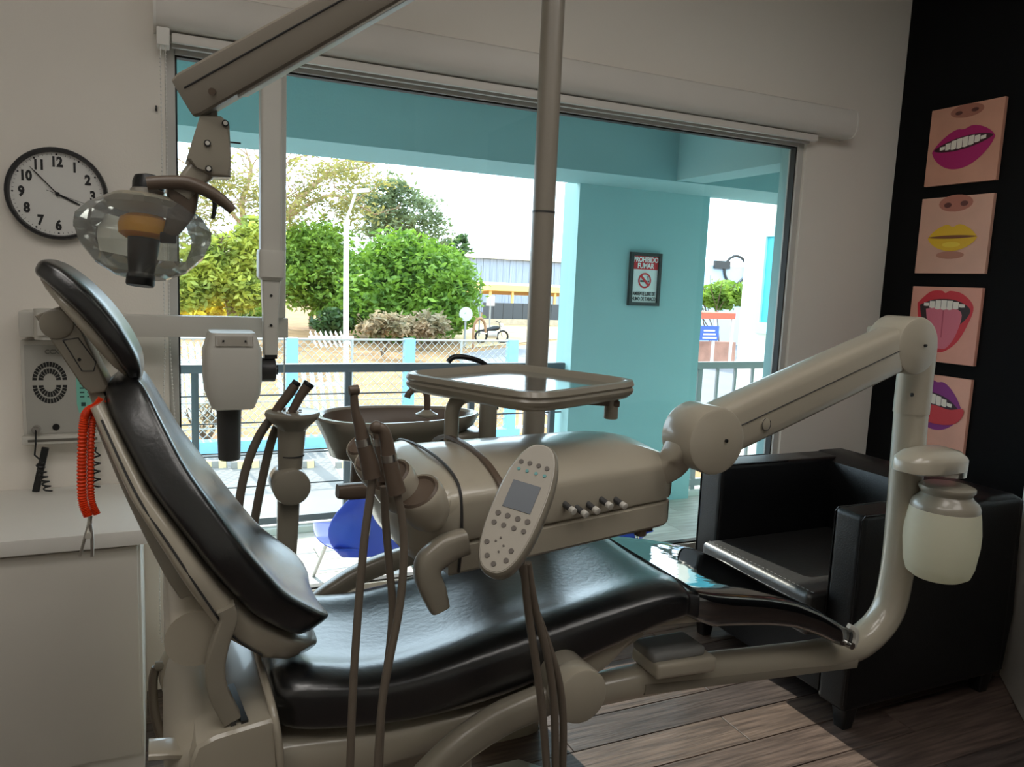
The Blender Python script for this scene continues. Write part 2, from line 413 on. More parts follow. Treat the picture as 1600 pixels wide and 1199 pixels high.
# railing
def railing(x0, x1, label, posts, group):
    r = thing('railing', label, 'railing', ((x0 + x1) / 2, YR, .035), group)
    B().bb(x0, x1, YR - .025, YR + .025, .905, .953, .004).obj('top_rail', M_rail, r)
    B().bb(x0, x1, YR - .02, YR + .02, .050, .090, .003).obj('bottom_rail', M_rail, r)
    for px in posts: B().bb(px - .018, px + .018, YR - .018, YR + .018, .035, .906, .002).obj('post', M_rail, r)
    for z in (.27, .45, .63, .78):
        B().cyl((x0, YR, z), (x1, YR, z), .0045, n=8).obj('wire', M_rail, r)
    return r
railing(-.9, 2.37, 'long dark grey metal railing with wires on the balcony left of the teal column', (-.85, .17, .98, 1.74, 2.30), 'balcony railings')
M_rail2 = mat('railing_grey_light', (150, 152, 152), .5)
r2 = thing('railing', 'short grey metal railing on the balcony right of the teal column', 'railing', (4.3, YR, .035), 'balcony railings')
B().bb(3.365, 6.4, YR - .025, YR + .025, .905, .953, .004).obj('top_rail', M_rail2, r2)
B().bb(3.365, 6.4, YR - .02, YR + .02, .06, .11, .003).obj('bottom_rail', M_rail2, r2)
for px in (3.46, 4.3, 5.2, 6.2): B().bb(px - .018, px + .018, YR - .018, YR + .018, .035, .906, .002).obj('post', M_rail2, r2)
for px in (3.62, 3.78, 3.94, 4.1): B().bb(px - .009, px + .009, YR - .009, YR + .009, .10, .906).obj('baluster', M_rail2, r2)

# no-smoking sign on the column
sg = thing('no_smoking_sign', 'black framed no smoking sign with red header on the teal column', 'sign', P(1006, 437, Y=4.25))
sx0, sx1 = P(983, 437, Y=4.25).x, P(1031, 437, Y=4.25).x; sz1, sz0 = P(1006, 395, Y=4.25).z, P(1006, 478, Y=4.25).z
cx, cz, sw, sh = (sx0 + sx1) / 2, (sz0 + sz1) / 2, sx1 - sx0, sz1 - sz0
fr = B(); f_ = .022
for (x0, x1, z0, z1) in ((sx0, sx1, sz0, sz0 + f_), (sx0, sx1, sz1 - f_, sz1), (sx0, sx0 + f_, sz0 + f_, sz1 - f_), (sx1 - f_, sx1, sz0 + f_, sz1 - f_)): fr.bb(x0, x1, 4.236, 4.262, z0, z1)
fr.obj('frame', mat('sign_frame', (22, 34, 34), .5), sg, smooth=False)
B().bb(sx0 + f_, sx1 - f_, 4.250, 4.260, sz0 + f_, sz1 - f_).obj('board', mat('sign_white', (226, 230, 228), .5), sg, smooth=False)
M_red = mat('sign_red', (205, 22, 36), .5); M_ink = mat('sign_ink', (20, 22, 22), .6); M_signw = mat('sign_letter_white', (245, 245, 242), .5)
hz = sz1 - f_ - .085
B().bb(sx0 + f_, sx1 - f_, 4.248, 4.252, hz, sz1 - f_).obj('red_header', M_red, sg, smooth=False)
EX, EY = (1, 0, 0), (0, 0, 1)
text('PROHIBIDO', .046, (cx, 4.247, hz + .061), EX, EY, M_signw, 'lettering', sg, bold=.0012, sx=.78)
text('FUMAR', .046, (cx, 4.247, hz + .022), EX, EY, M_signw, 'lettering', sg, bold=.0012, sx=.85)
text('AMBIENTE LIBRE DE', .032, (cx, 4.249, sz0 + f_ + .055), EX, EY, M_ink, 'lettering', sg, bold=.001, sx=.60)
text('HUMO DE TABACO', .032, (cx, 4.249, sz0 + f_ + .022), EX, EY, M_ink, 'lettering', sg, bold=.001, sx=.65)
rc = V((cx, 4.248, (hz + sz0 + f_ + .07) / 2)); R_ = .050
ring = B(); n = 28
for i in range(n):
    a0, a1 = 2 * PI * i / n, 2 * PI * (i + 1) / n
    ring.poly([rc + V((math.cos(a) * r, 0, math.sin(a) * r)) for a, r in ((a0, R_), (a1, R_), (a1, R_ * .78), (a0, R_ * .78))])
dg_ = [(-.036, .040), (-.028, .046), (.036, -.040), (.028, -.046)]
ring.poly([rc + V((x_, -.0004, z_)) for x_, z_ in ((-.041, .029), (-.030, .041), (.041, -.029), (.030, -.041))])
ring.obj('prohibition_ring', M_red, sg, smooth=False)
cg = B(); cg.poly([rc + V((x_, .0006, z_)) for x_, z_ in ((-.034, -.010), (.020, -.010), (.020, .001), (-.034, .001))]); cg.poly([rc + V((x_, .0006, z_)) for x_, z_ in ((.024, -.010), (.034, -.010), (.034, .001), (.024, .001))])
cg.poly([rc + V((x_, .0006, z_)) for x_, z_ in ((.022, .006), (.030, .006), (.026, .022), (.016, .030), (.014, .026), (.021, .019))])
cg.obj('cigarette_pictogram', M_ink, sg, smooth=False)

# ================================================================== FURNITURE AND WALL THINGS
# ---- white counter cabinet under the clock
ct = thing('counter_cabinet', 'white counter cabinet against the wall below the clock', 'cabinet', (-1.0, 2.5, 0))
B().bb(-2.25, -.055, 2.285, YW - .002, .0, .70, .002).obj('body', M_white, ct)
B().bb(-2.25, -.038, 2.245, YW - .001, .70, .742, .004).obj('worktop', M_white, ct)
M_lam = mat('white_laminate', (214, 209, 199), .45, var=.02)
for i in range(3):
    B().bb(-2.24 + i * .728, -2.24 + i * .728 + .722, 2.266, 2.284, .08, .69, .003).obj('door', M_lam, ct)

# ---- wall clock
ck = thing('wall_clock', 'round black rimmed wall clock with bold black numerals', 'clock', (-.272, YW, 1.657))
CC = V((-.272, YW, 1.657)); CR = .137
B().lathe([(CR * .90, .0), (CR, .0), (CR, .026), (CR * .985, .033), (CR * .93, .033), (CR * .905, .022), (CR * .90, .012)], CC, (0, -1, 0), 56).obj('rim', M_black, ck)
B().cyl(CC + V((0, -.004, 0)), CC + V((0, -.014, 0)), CR * .91, n=56).obj('dial', mat('dial_white', (222, 221, 216), .5), ck)
M_num = mat('numeral_black', (16, 16, 17), .5)
yf = YW - .0145
for k in range(1, 13):
    a = PI / 2 - k * PI / 6
    text(str(k), .040, CC + V((math.cos(a) * .094, -.0145, math.sin(a) * .094)), EX, EY, M_num, 'numeral', ck, bold=.0019, sx=.80)
    B().cyl(CC + V((math.cos(a) * .117, -.0140, math.sin(a) * .117)), CC + V((math.cos(a) * .117, -.0150, math.sin(a) * .117)), .0028, n=10).obj('hour_dot', M_num, ck)
tk = B()
for k in range(60):
    a = k * PI / 30; e = V((math.cos(a), 0, math.sin(a))); s_ = V((-math.sin(a), 0, math.cos(a)))
    tk.poly([CC + V((0, -.0145, 0)) + e * r_ + s_ * w_ for r_, w_ in ((.114, .0005), (.119, .0005), (.119, -.0005), (.114, -.0005))])
o = tk.obj('minute_track', M_num, ck, smooth=False); o['kind'] = 'stuff'
def hand(ang, l0, l1, w_, nm, yy):
    e = V((math.sin(ang), 0, math.cos(ang))); s_ = V((e.z, 0, -e.x)); o_ = CC + V((0, yy, 0))
    B().prism([(-w_, -l0), (w_, -l0), (w_ * 1.1, l1 * .75), (w_ * .4, l1), (-w_ * .4, l1), (-w_ * 1.1, l1 * .75)], o_, s_, e, (0, -1, 0), .0012).obj(nm, M_num, ck, smooth=False)
hand(math.radians(116), .0, .066, .0030, 'hour_hand', -.0165)
hand(math.radians(-43), .0, .102, .0016, 'minute_hand', -.0185)
hand(math.radians(108), .03, .095, .0006, 'second_hand', -.0205)
B().cyl(CC + V((0, -.015, 0)), CC + V((0, -.023, 0)), .006, n=16).obj('hand_hub', M_num, ck)

# ---- X-ray control box on the wall
xb = thing('xray_control_box', 'grey wall control box with tooth chart and green keypad', 'control box', P(95, 690, Y=YW))
bx0, bx1 = P(36, 610, Y=YW - .03).x, P(156, 610, Y=YW - .03).x; bz1, bz0 = P(95, 532, Y=YW - .05).z, P(95, 694, Y=YW - .05).z
yb = YW - .055
B().bb(bx0, bx1, yb, YW - .001, bz0, bz1, .006).obj('housing', M_xray, xb)
B().bb(bx0 - .004, bx1 + .004, yb - .01, YW - .02, bz0 + .004, bz0 + .030, .003).obj('ledge', M_xray, xb)
B().bb(bx0 + .010, bx1 - .010, yb - .003, yb, bz0 + .036, bz1 - .014, .001).obj('front_panel', mat('panel_grey', (168, 166, 158), .5, var=.03), xb)
B().bb(bx0 + .012, bx1 - .008, yb - .0113, yb - .009, bz0 + .012, bz0 + .020).obj('dark_slot', mat('slot_grey', (96, 92, 84), .5), xb)
pw, ph = bx1 - bx0, bz1 - bz0
tc_ = V((bx0 + pw * .36, yb - .0035, bz0 + ph * .60))
tc = B()
for up in (1, -1):
    for (ri, ro, k) in ((.034, .046, 16), (.017, .030, 10)):
        for i in range(k):
            a0 = PI * (i + .08) / k; a1 = PI * (i + .92) / k
            pts = [(a0, ro), (a1, ro), (a1, ri), (a0, ri)]
            tc.poly([tc_ + V((math.cos(a) * r_, 0, up * (math.sin(a) * r_ * 1.25 + .007))) for a, r_ in pts])
o = tc.obj('tooth_chart', M_ink, xb, smooth=False)
M_mint = mat('keypad_mint', (120, 190, 172), .5)
kx0, kx1, kz0, kz1 = bx0 + pw * .70, bx1 - .012, bz0 + ph * .30, bz0 + ph * .70
kp = B().prism([(kx0 + .006, kz0), (kx1, kz0), (kx1, kz1), (kx0, kz1), (kx0, kz0 + .03)], (0, yb - .003, 0), (1, 0, 0), (0, 0, 1), (0, -1, 0), .0015).obj('keypad', M_mint, xb, smooth=False)
kk = B()
for i in range(2):
    for j in range(6):
        cx_, cz_ = kx0 + (.30 + .40 * i) * (kx1 - kx0), kz0 + (.40 + .105 * j) * (kz1 - kz0)
        kk.bb(cx_ - .006, cx_ + .006, yb - .0052, yb - .0045, cz_ - .002, cz_ + .002)
kk.bb(kx0 + .012, kx0 + .024, yb - .0052, yb - .0045, kz0 + .022, kz0 + .034)
kk.bb(kx0 + .002, kx1 - .002, yb - .0052, yb - .0045, kz1 - .012, kz1 - .002)
kk.obj('key_print', mat('key_print', (30, 66, 62), .5), kp, smooth=False)
B().bb(bx1 - .058, bx1 - .018, yb - .006, yb - .002, bz0 + .042, bz0 + .066, .001).obj('display', M_black, xb)
B().cyl((bx0 + pw * .42, yb - .007, bz0 + .056), (bx0 + pw * .42, yb - .002, bz0 + .056), .010, n=18).obj('round_button', M_black, xb)
text('CCX', .018, (bx0 + pw * .40, yb - .0032, bz1 - .035), EX, EY, mat('panel_print', (120, 120, 114), .6), 'lettering', xb, bold=.0006)
jk = V((bx0 + pw * .17, yb - .003, bz0 + .052))
B().cyl(jk, jk + V((0, -.022, 0)), .0125, .011, 18).obj('jack_socket', M_chrome, xb)
def coil(p0, p1, turns, r_, lead):
    pts = list(lead); n_ = turns * 10
    for i in range(n_ + 1):
        q_ = V(p0).lerp(V(p1), i / n_); a = 2 * PI * turns * i / n_
        pts.append(q_ + V((math.cos(a) * r_, math.sin(a) * r_, 0)))
    return pts
B().tube(coil(jk + V((.008, -.03, -.10)), jk + V((.028, -.03, -.19)), 6, .010, [jk + V((0, -.02, 0)), jk + V((0, -.03, -.04)), jk + V((-.004, -.03, -.075))]), .0028, n=6, sm=1).obj('coil_cord', M_black, xb)
hs0 = P(71, 700, Y=YW - .04); hs1 = P(56, 768, Y=YW - .04)
B().strip([hs0, hs1], (0, 1, 0), .018, .020, sm=1).obj('hand_switch', M_black, xb)
cw = P(150, 699, Y=YW - .03)
cc = tag(B().tube(coil(P(150, 712, Y=YW - .03), P(150, 762, Y=YW - .03), 4, .012, [cw, P(149, 706, Y=YW - .03)]), .0028, n=6, sm=1).obj('coiled_cable', M_black), 'short black curly cable hanging on the wall behind the orange cord', 'cable')

# ---- X-ray unit: wall arm, folded scissor arm, tube head
xr = thing('dental_xray', 'grey wall mounted dental x-ray with folded arm and dark cone', 'x-ray unit', (-.28, YW, 1.27))
B().bb(-.375, -.205, 2.67, YW - .001, 1.228, 1.305, .006).obj('wall_bracket', M_xray, xr)
B().cyl((-.30, 2.64, 1.225), (-.30, 2.64, 1.315), .032).obj('bracket_pivot', M_xray, xr)
B().bb(-.32, .386, 2.600, 2.665, 1.238, 1.303, .003).obj('wall_arm', M_xray, xr)
B().cyl((.355, 2.632, 1.303), (.355, 2.632, 1.330), .024).obj('arm_pivot', M_dark, xr)
B().bb(.318, .372, 2.555, 2.612, 1.305, 2.06, .008).obj('rear_arm', M_xray, xr)
B().cyl((.327, 2.615, 2.050), (.327, 2.43, 2.050), .030, n=24).obj('elbow', M_xray, xr)
fa = B()
def rect_ring(x0, x1, y0, y1, z, n=16):
    return [V(((x0 + x1) / 2 + a * (x1 - x0) / 2, (y0 + y1) / 2 + b * (y1 - y0) / 2, z)) for a, b in sq_ring(n, .25)]
fa.loft([rect_ring(.280, .341, 2.42, 2.49, z) for z in (2.075, 1.50)])
fr_ = fa.obj('front_arm', M_xray, xr)
B().loft([rect_ring(.276, .347, 2.412, 2.498, 1.515), rect_ring(.274, .349, 2.41, 2.50, 1.505), rect_ring(.274, .349, 2.41, 2.50, 1.435), rect_ring(.283, .341, 2.42, 2.49, 1.425)]).obj('sleeve', M_xray, xr)
B().bb(.342, .346, 2.47, 2.485, 1.52, 2.04).obj('arm_gap_shade', M_black, xr)  # black strip standing in for the shaded gap between front and rear arm
B().loft([rect_ring(.284, .338, 2.425, 2.485, 1.43), rect_ring(.288, .334, 2.43, 2.48, 1.33), rect_ring(.290, .331, 2.43, 2.48, 1.20)]).obj('lower_arm', M_xray, xr)
for z in (1.38, 1.29): B().cyl((.310, 2.431, z), (.310, 2.424, z), .004, n=10).obj('screw', M_black, xr)
B().bb(.292, .329, 2.432, 2.478, 1.188, 1.205).obj('collar', M_black, xr)
B().cyl((.272, 2.455, 1.152), (.325, 2.455, 1.152), .037, n=28, bev=.003).obj('knuckle', M_dark, xr)
B().cyl((.325, 2.455, 1.152), (.333, 2.455, 1.152), .016, n=18).obj('knuckle_cap', M_black, xr)
hx, hy = .198, 2.44
def oct_ring(hw, hd, z, cx=hx, cy=hy): return [V((cx + a * hw, cy + b * hd, z)) for a, b in sq_ring(24, .30)]
th = B().loft([oct_ring(.055, .075, 1.044), oct_ring(.060, .080, 1.047), oct_ring(.076, .094, 1.090), oct_ring(.080, .098, 1.130), oct_ring(.080, .098, 1.215), oct_ring(.076, .095, 1.228), oct_ring(.066, .086, 1.262), oct_ring(.062, .080, 1.270)]).obj('tube_head', M_xray, xr, angle=30)
B().loft([[V((hx + a * .052, hy - .093 + (z - 1.236) * .33 + b * .006, z)) for a, b in sq_ring(16, .3)] for z in (1.234, 1.262)]).obj('recess', M_beige2, th)
for dx in (-.03, .03): B().cyl((hx + dx, hy - .094, 1.249), (hx + dx, hy - .100, 1.249), .003, n=8).obj('screw', M_black, th)
B().lathe([(.036, 0), (.037, -.004), (.035, -.03), (.0335, -.10), (.032, -.160), (.030, -.166)], (hx - .008, hy, 1.046), (0, 0, 1), 30).obj('cone', M_dark, xr)

# ---- lip canvases on the black wall
def canvas(zc_, label, lips, nose, kind):
    yc = 2.412; hs = .1725
    c = thing('canvas_print', label, 'canvas', (XR, yc, zc_ - hs), 'lip canvases on the black wall')
    skin = mat('print_skin_' + kind, {'magenta': (214, 156, 132), 'yellow': (222, 172, 150), 'tongue': (226, 160, 140), 'purple': (232, 172, 150)}[kind], .5, var=.10, vscale=7)
    B().bb(XR - .020, XR - .001, yc - hs, yc + hs, zc_ - hs, zc_ + hs, .002).obj('canvas', skin, c, smooth=False)
    xf = XR - .0206
    k = [0]
    def shape(nm, poly, colr, rough=.5):
        k[0] += 1; b_ = B(); b_.poly([V((xf - .0003 * k[0], yc - u * hs, zc_ + v_ * hs)) for u, v_ in poly]); b_.obj(nm, mat('print_' + '%d_%d_%d' % colr, colr, rough), c, smooth=False)
    return shape
def smooth_poly(pts, sm=5):
    q, _ = spline([V((a, b, 0)) for a, b in pts] , [0] * len(pts), sm); return [(v.x, v.y) for v in q]
def lens(cx, cy, w_, up, dnn, dip=0.0, tilt=0.0, n=28):
    out = []
    for i in range(n + 1):
        t = -1 + 2 * i / n; y_ = up * (1 - t * t) ** .8 - dip * math.exp(-(t / .16) ** 2); out.append((cx + t * w_, cy + y_ + tilt * t))
    for i in range(1, n):
        t = 1 - 2 * i / n; out.append((cx + t * w_, cy - dnn * (1 - t * t) ** .75 + tilt * t))
    return out
def teeth(shape, cx, cy, w_, top, bot, n=8, tilt=0.0):
    for i in range(n):
        t0 = -1 + 2 * i / n + .012; t1 = -1 + 2 * (i + 1) / n - .012; tm = (t0 + t1) / 2; f_ = max(.35, (1 - abs(tm) ** 2.4))
        a0, a1 = cx + t0 * w_, cx + t1 * w_
        shape('tooth', [(a0, cy + top * f_ + tilt * t0), (a1, cy + top * f_ + tilt * t1), (a1, cy - bot * f_ * .85 + tilt * t1), ((a0 + a1) / 2, cy - bot * f_ + tilt * tm), (a0, cy - bot * f_ * .85 + tilt * t0)], (236, 228, 216))
Z1 = 2.147
s1 = canvas(Z1, 'canvas print of smiling magenta lips with white teeth, topmost of four', 1, 1, 'magenta')
s1('nose', ellipse(.46, .17, 20, cx=.02, cy=.83), (168, 108, 90)); s1('nostril', ellipse(.10, .05, 14, cx=-.20, cy=.80), (92, 48, 42)); s1('nostril', ellipse(.10, .05, 14, cx=.24, cy=.82), (92, 48, 42))
s1('lips', lens(.0, -.02, .86, .46, .60, .07, .10), (176, 18, 104)); s1('mouth', lens(.0, .02, .82, .17, .16, 0, .10), (60, 10, 34))
teeth(s1, .0, .02, .64, .14, .12, 8, .08)
s2 = canvas(Z1 - .400, 'canvas print of closed bright yellow lips, second from the top', 1, 1, 'yellow')
s2('nose', ellipse(.48, .22, 20, cx=.0, cy=.82), (180, 112, 94)); s2('nostril', ellipse(.11, .07, 14, cx=-.22, cy=.78), (96, 44, 38)); s2('nostril', ellipse(.11, .07, 14, cx=.24, cy=.80), (96, 44, 38))
s2('chin_shade', ellipse(.40, .10, 18, cx=.0, cy=-.52), (178, 118, 96))
s2('lips', lens(.0, -.08, .70, .38, .34, .09), (226, 178, 24)); s2('lip_line', lens(.0, -.05, .70, .045, .045), (120, 66, 28)); s2('lip_gloss', ellipse(.26, .07, 16, cx=.0, cy=-.25), (238, 204, 60))
s3 = canvas(Z1 - .806, 'canvas print of red lips with tongue stuck out, third from the top', 1, 1, 'tongue')
s3('lips', smooth_poly([(-.80, .55), (-.45, .86), (-.12, .90), (0, .84), (.14, .90), (.5, .82), (.82, .50), (.70, .0), (.46, -.45), (.1, -.72), (-.2, -.66), (-.5, -.3), (-.72, .1), (-.80, .55)]), (206, 36, 52))
s3('mouth', smooth_poly([(-.72, .50), (-.3, .66), (.3, .66), (.74, .44), (.58, .1), (.2, -.1), (-.3, -.1), (-.6, .12), (-.72, .50)]), (40, 14, 18))
s3('tongue', smooth_poly([(-.52, .40), (-.1, .46), (.50, .36), (.44, -.2), (.22, -.58), (.02, -.64), (-.18, -.54), (-.40, -.1), (-.52, .40)]), (214, 110, 128)); s3('tongue_line', [(-.02, .40), (.02, .40), (.03, -.34), (.0, -.34)], (182, 72, 92))
teeth(s3, .0, .52, .60, .13, .13, 7)
s4 = canvas(Z1 - 1.212, 'canvas print of purple lips licked by a red tongue, lowest of four', 1, 1, 'purple')
s4('lips', lens(.05, .20, .80, .70, .66, .08, -.10), (132, 30, 126)); s4('mouth', lens(.05, .26, .70, .26, .30, 0, -.10), (50, 10, 40)); teeth(s4, .0, .34, .56, .15, .12, 7, -.10)
s4('tongue', smooth_poly([(-.45, .12), (0, .20), (.5, .14), (.86, .22), (.88, .02), (.66, -.22), (.2, -.30), (-.3, -.24), (-.5, -.05), (-.45, .12)]), (206, 52, 62))

# ---- black leather armchair in the corner
ac = thing('armchair', 'black leather armchair with boxy arms against the black wall', 'armchair', (2.45, 2.11, 0))
def cushion(x0, x1, y0, y1, z0, z1, bev, nm, seg=4): return B().bb(x0, x1, y0, y1, z0, z1, bev, seg).obj(nm, M_leather, ac)
cushion(2.05, 2.86, 1.705, 1.823, .075, .752, .020, 'arm'); cushion(2.05, 2.86, 2.395, 2.525, .075, .758, .020, 'arm')
cushion(2.08, 2.86, 1.823, 2.395, .075, .30, .012, 'seat_base')
bk = B().prism([(2.66, .30), (2.62, .66), (2.645, .74), (2.70, .765), (2.82, .765), (2.88, .74), (2.895, .30), (2.88, .075), (2.70, .075)], (0, 1.71, 0), (1, 0, 0), (0, 0, 1), (0, 1, 0), .81, .018, 3).obj('backrest', M_leather, ac)
B().box((2.335, 2.109, .376), (.72, .568, .150), None, .022, 4).obj('seat_cushion', mat('sunlit_leather', (26, 25, 25), .46, var=.15, vscale=9, bump=.16, bscale=60, spec=.8, coat=.5, coat_r=.36), ac)  # leather tone raised on this cushion to imitate its sunlit strip
sm_ = B()
for i in range(26):
    yy = 1.84 + i * .0215; sm_.box((2.004, yy, .4515), (.0022, .012, .0016))
sm_.obj('stitching', mat('thread', (120, 118, 114), .7), ac, smooth=False)['kind'] = 'stuff'
for (fx, fy) in ((2.10, 1.745), (2.80, 1.745), (2.10, 2.485), (2.80, 2.485)):
    B().loft([rect_ring(fx - .022, fx + .022, fy - .022, fy + .022, .0), rect_ring(fx - .032, fx + .032, fy - .032, fy + .032, .078)]).obj('foot', M_black, ac)
for y0_, z0_ in ((1.709, .7505), (1.819, .7505), (2.399, .7565), (2.521, .7565)):
    B().tube([(2.0515, y0_, .10), (2.0515, y0_, z0_ - .012), (2.062, y0_, z0_), (2.40, y0_, z0_)], .0032, n=6, sm=1).obj('piping', M_leather, ac)
def pxm0(px, py, Y): return Y / ray(px, py).y

# ================================================================== DENTAL CHAIR
YC = 1.70                                     # centre line of the chair
dc_ = thing('dental_chair', 'reclined black padded dental chair with beige shell and armrests', 'dental chair', (.55, YC, 0))
# floor plate, lifting column and shroud
B().prism([(.10, -.20), (.95, -.20), (1.02, -.12), (1.02, .12), (.95, .20), (.10, .20), (.02, .12), (.02, -.12)], (0, YC, 0), (1, 0, 0), (0, 1, 0), (0, 0, 1), .055, .012).obj('base_plate', M_beige2, dc_)
def ring_rr(cx, cy, hw, hd, z, n=24, rnd=.35): return [V((cx + a * hw, cy + b * hd, z)) for a, b in sq_ring(n, rnd)]
B().loft([ring_rr(.52, YC, .26, .16, .05), ring_rr(.46, YC, .22, .15, .25), ring_rr(.42, YC, .24, .17, .44)]).obj('lift_column', M_beige, dc_)
# under-seat frame following the seat
UF = [(.10, .40, .50), (.22, .39, .525), (.40, .40, .505), (.60, .42, .505), (.75, .45, .53), (.90, .50, .575), (1.00, .545, .605), (1.08, .59, .62)]
B().loft([[V((x, YC + a * (.225 if x < 1 else .2), (z0 + z1) / 2 + b * (z1 - z0) / 2)) for a, b in sq_ring(20, .35)] for x, z0, z1 in UF]).obj('seat_frame', M_beige, dc_)
# rear shroud behind the seat with its slot
shr = B().prism([(.045, .34), (.200, .34), (.200, .590), (.185, .598), (.085, .585), (.052, .572), (.040, .54)], (0, YC - .262, 0), (1, 0, 0), (0, 0, 1), (0, 1, 0), .524, .014, 3).obj('rear_shroud', M_beige, dc_, angle=35)
B().loft([[V((x, YC + a * hw, (z0 + z1) / 2 + b * (z1 - z0) / 2)) for a, b in sq_ring(28, .4)] for x, z0, z1, hw in ((-.004, .38, .50, .19), (.008, .35, .545, .215), (.035, .34, .572, .235), (.07, .34, .582, .245))]).obj('shroud_rear_cap', M_beige, shr, angle=40)
B().box((.132, 1.528, .5925), (.013, .15, .010), Matrix.Rotation(.09, 3, 'Z')).obj('slot', M_black, shr)
B().strip([(.118, 1.455, .592), (.112, 1.53, .600), (.108, 1.60, .594)], (1, 0, 0), .010, .012).obj('slot_lip', M_dark, shr)
lip = B(); lip.tube([(.205, 1.438, .47), (.200, 1.436, .54), (.192, 1.455, .600), (.184, 1.55, .632), (.182, 1.70, .640), (.184, 1.85, .632), (.192, 1.945, .60), (.20, 1.962, .54)], .008, n=10).obj('shroud_lip', M_beige, shr)
# seat cushion
ST = [(.185, .560, .600, .17), (.200, .540, .636, .215), (.235, .528, .655, .238), (.30, .522, .650, .250), (.38, .514, .634, .252), (.47, .506, .634, .252), (.58, .504, .655, .252), (.70, .518, .676, .252), (.82, .548, .694, .252), (.94, .584, .712, .252), (1.04, .610, .726, .252), (1.12, .632, .732, .252), (1.17, .636, .722, .250), (1.20, .645, .705, .245)]
rings = []
for x, z0, z1, hw in ST:
    r_ = []
    for a, b in sq_ring(44, .42):
        zz = (z0 + z1) / 2 + b * (z1 - z0) / 2
        sb = min(1, max(0, b / .7)); sb = sb * sb * (3 - 2 * sb)
        if b > 0:
            dish = sb * .020 * (1 - min(1, abs(a)) ** 2) * min(1, (x - .18) * 8) * (1 if x < .9 else max(.15, 1 - (x - .9) * 3))
            zz -= dish - sb * .010 * math.exp(-((abs(a) - .72) / .2) ** 2)
        r_.append(V((x + (.01 * (1 - a * a) if x > 1.1 else 0), YC + a * hw, zz)))
    rings.append(r_)
seat = B().loft(rings).obj('seat', M_vinyl, dc_, angle=60, subd=1)
# leg rest under a clear plastic film
LEGZ = [(1.167, .716), (1.278, .693), (1.385, .671), (1.465, .653), (1.544, .630), (1.64, .588), (1.721, .542), (1.80, .497)]
def leg_rings(g_, x0=1.185, x1=1.785):
    out = []
    for i in range(13):
        t = i / 12; x = x0 + (x1 - x0) * t
        zt = interp(LEGZ, x); th = .090 - .034 * t
        hw = .246 - .030 * t
        if i in (0, 12): th *= .82; hw -= .012
        xs = x + (g_ if i == 12 else (-g_ if i == 0 else 0)) * .5
        out.append([V((xs, YC + a * (hw + g_), zt - th / 2 + b * (th / 2 + g_) - (0.006 * (1 - a * a) if b > .3 else 0))) for a, b in sq_ring(36, .30)])
    return out
lg = B().loft(leg_rings(0)).obj('leg_rest', M_vinyl, dc_, angle=60)
cv = B(); lr = leg_rings(.007, 1.215, 1.795)
for i, r_ in enumerate(lr):
    for k, p in enumerate(r_):
        r_[k] = p + V((0, 0, .0007 * math.sin(i * 1.9 + k * .8) * math.sin(k * .37 + i * .5)))
cvo = cv.loft(lr).obj('plastic_cover', M_film, dc_, angle=60)
B().loft([ring_rr(1.79, 1.50, .012, .020, z) for z in (.455, .50)]).obj('cover_end_cap', mat('grey_rubber', (60, 60, 60), .5), dc_)
B().strip([(1.762, 1.478, .528), (1.782, 1.474, .515), (1.792, 1.474, .49), (1.786, 1.476, .462)], (0, 1, 0), .012, .014).obj('cover_clip', M_xray, dc_)
B().cyl((1.772, 1.466, .470), (1.772, 1.486, .470), .010, n=16).obj('clip_stud', M_chrome, dc_)
B().strip([(.84, 1.505, .545), (.94, 1.505, .575), (1.03, 1.505, .632), (1.09, 1.505, .645), (1.22, 1.505, .632), (1.30, 1.505, .618)], (0, 1, 0), [.05, .05, .05, .05, .05, .05], [.075, .085, .06, .045, .03, .02]).obj('leg_rest_bracket', M_beige, dc_)
B().strip([(.84, 1.895, .545), (.94, 1.895, .575), (1.03, 1.895, .632), (1.09, 1.895, .645), (1.22, 1.895, .632), (1.30, 1.895, .618)], (0, 1, 0), .05, [.075, .085, .06, .045, .03, .02]).obj('leg_rest_bracket', M_beige, dc_)
# armrests: the near one folded down with its round hinge, the far one up
hinge = P(905, 1085, Y=1.36)
B().cyl((hinge.x, 1.475, hinge.z), (hinge.x, 1.395, hinge.z), .060, n=32).obj('hinge', M_beige2, dc_)
B().cyl((hinge.x, 1.400, hinge.z), (hinge.x, 1.345, hinge.z), .062, n=36, bev=.006).obj('hinge_cap', M_beige, dc_)
ar = [P(x, y, Y=1.415) for x, y in ((885, 1078), (840, 1098), (780, 1125), (720, 1165), (665, 1215), (630, 1260))]
B().strip(ar, (0, 1, 0), .05, [.060, .068, .070, .066, .060, .05], rnd=.55).obj('armrest', M_beige2, dc_)
ar2 = [P(x, y, Y=2.00) for x, y in ((474, 960), (515, 925), (570, 893), (640, 868), (720, 850), (800, 848))]
B().strip(ar2, (0, 1, 0), .055, [.04, .048, .052, .052, .05, .045], rnd=.6).obj('armrest', M_beige2, dc_)
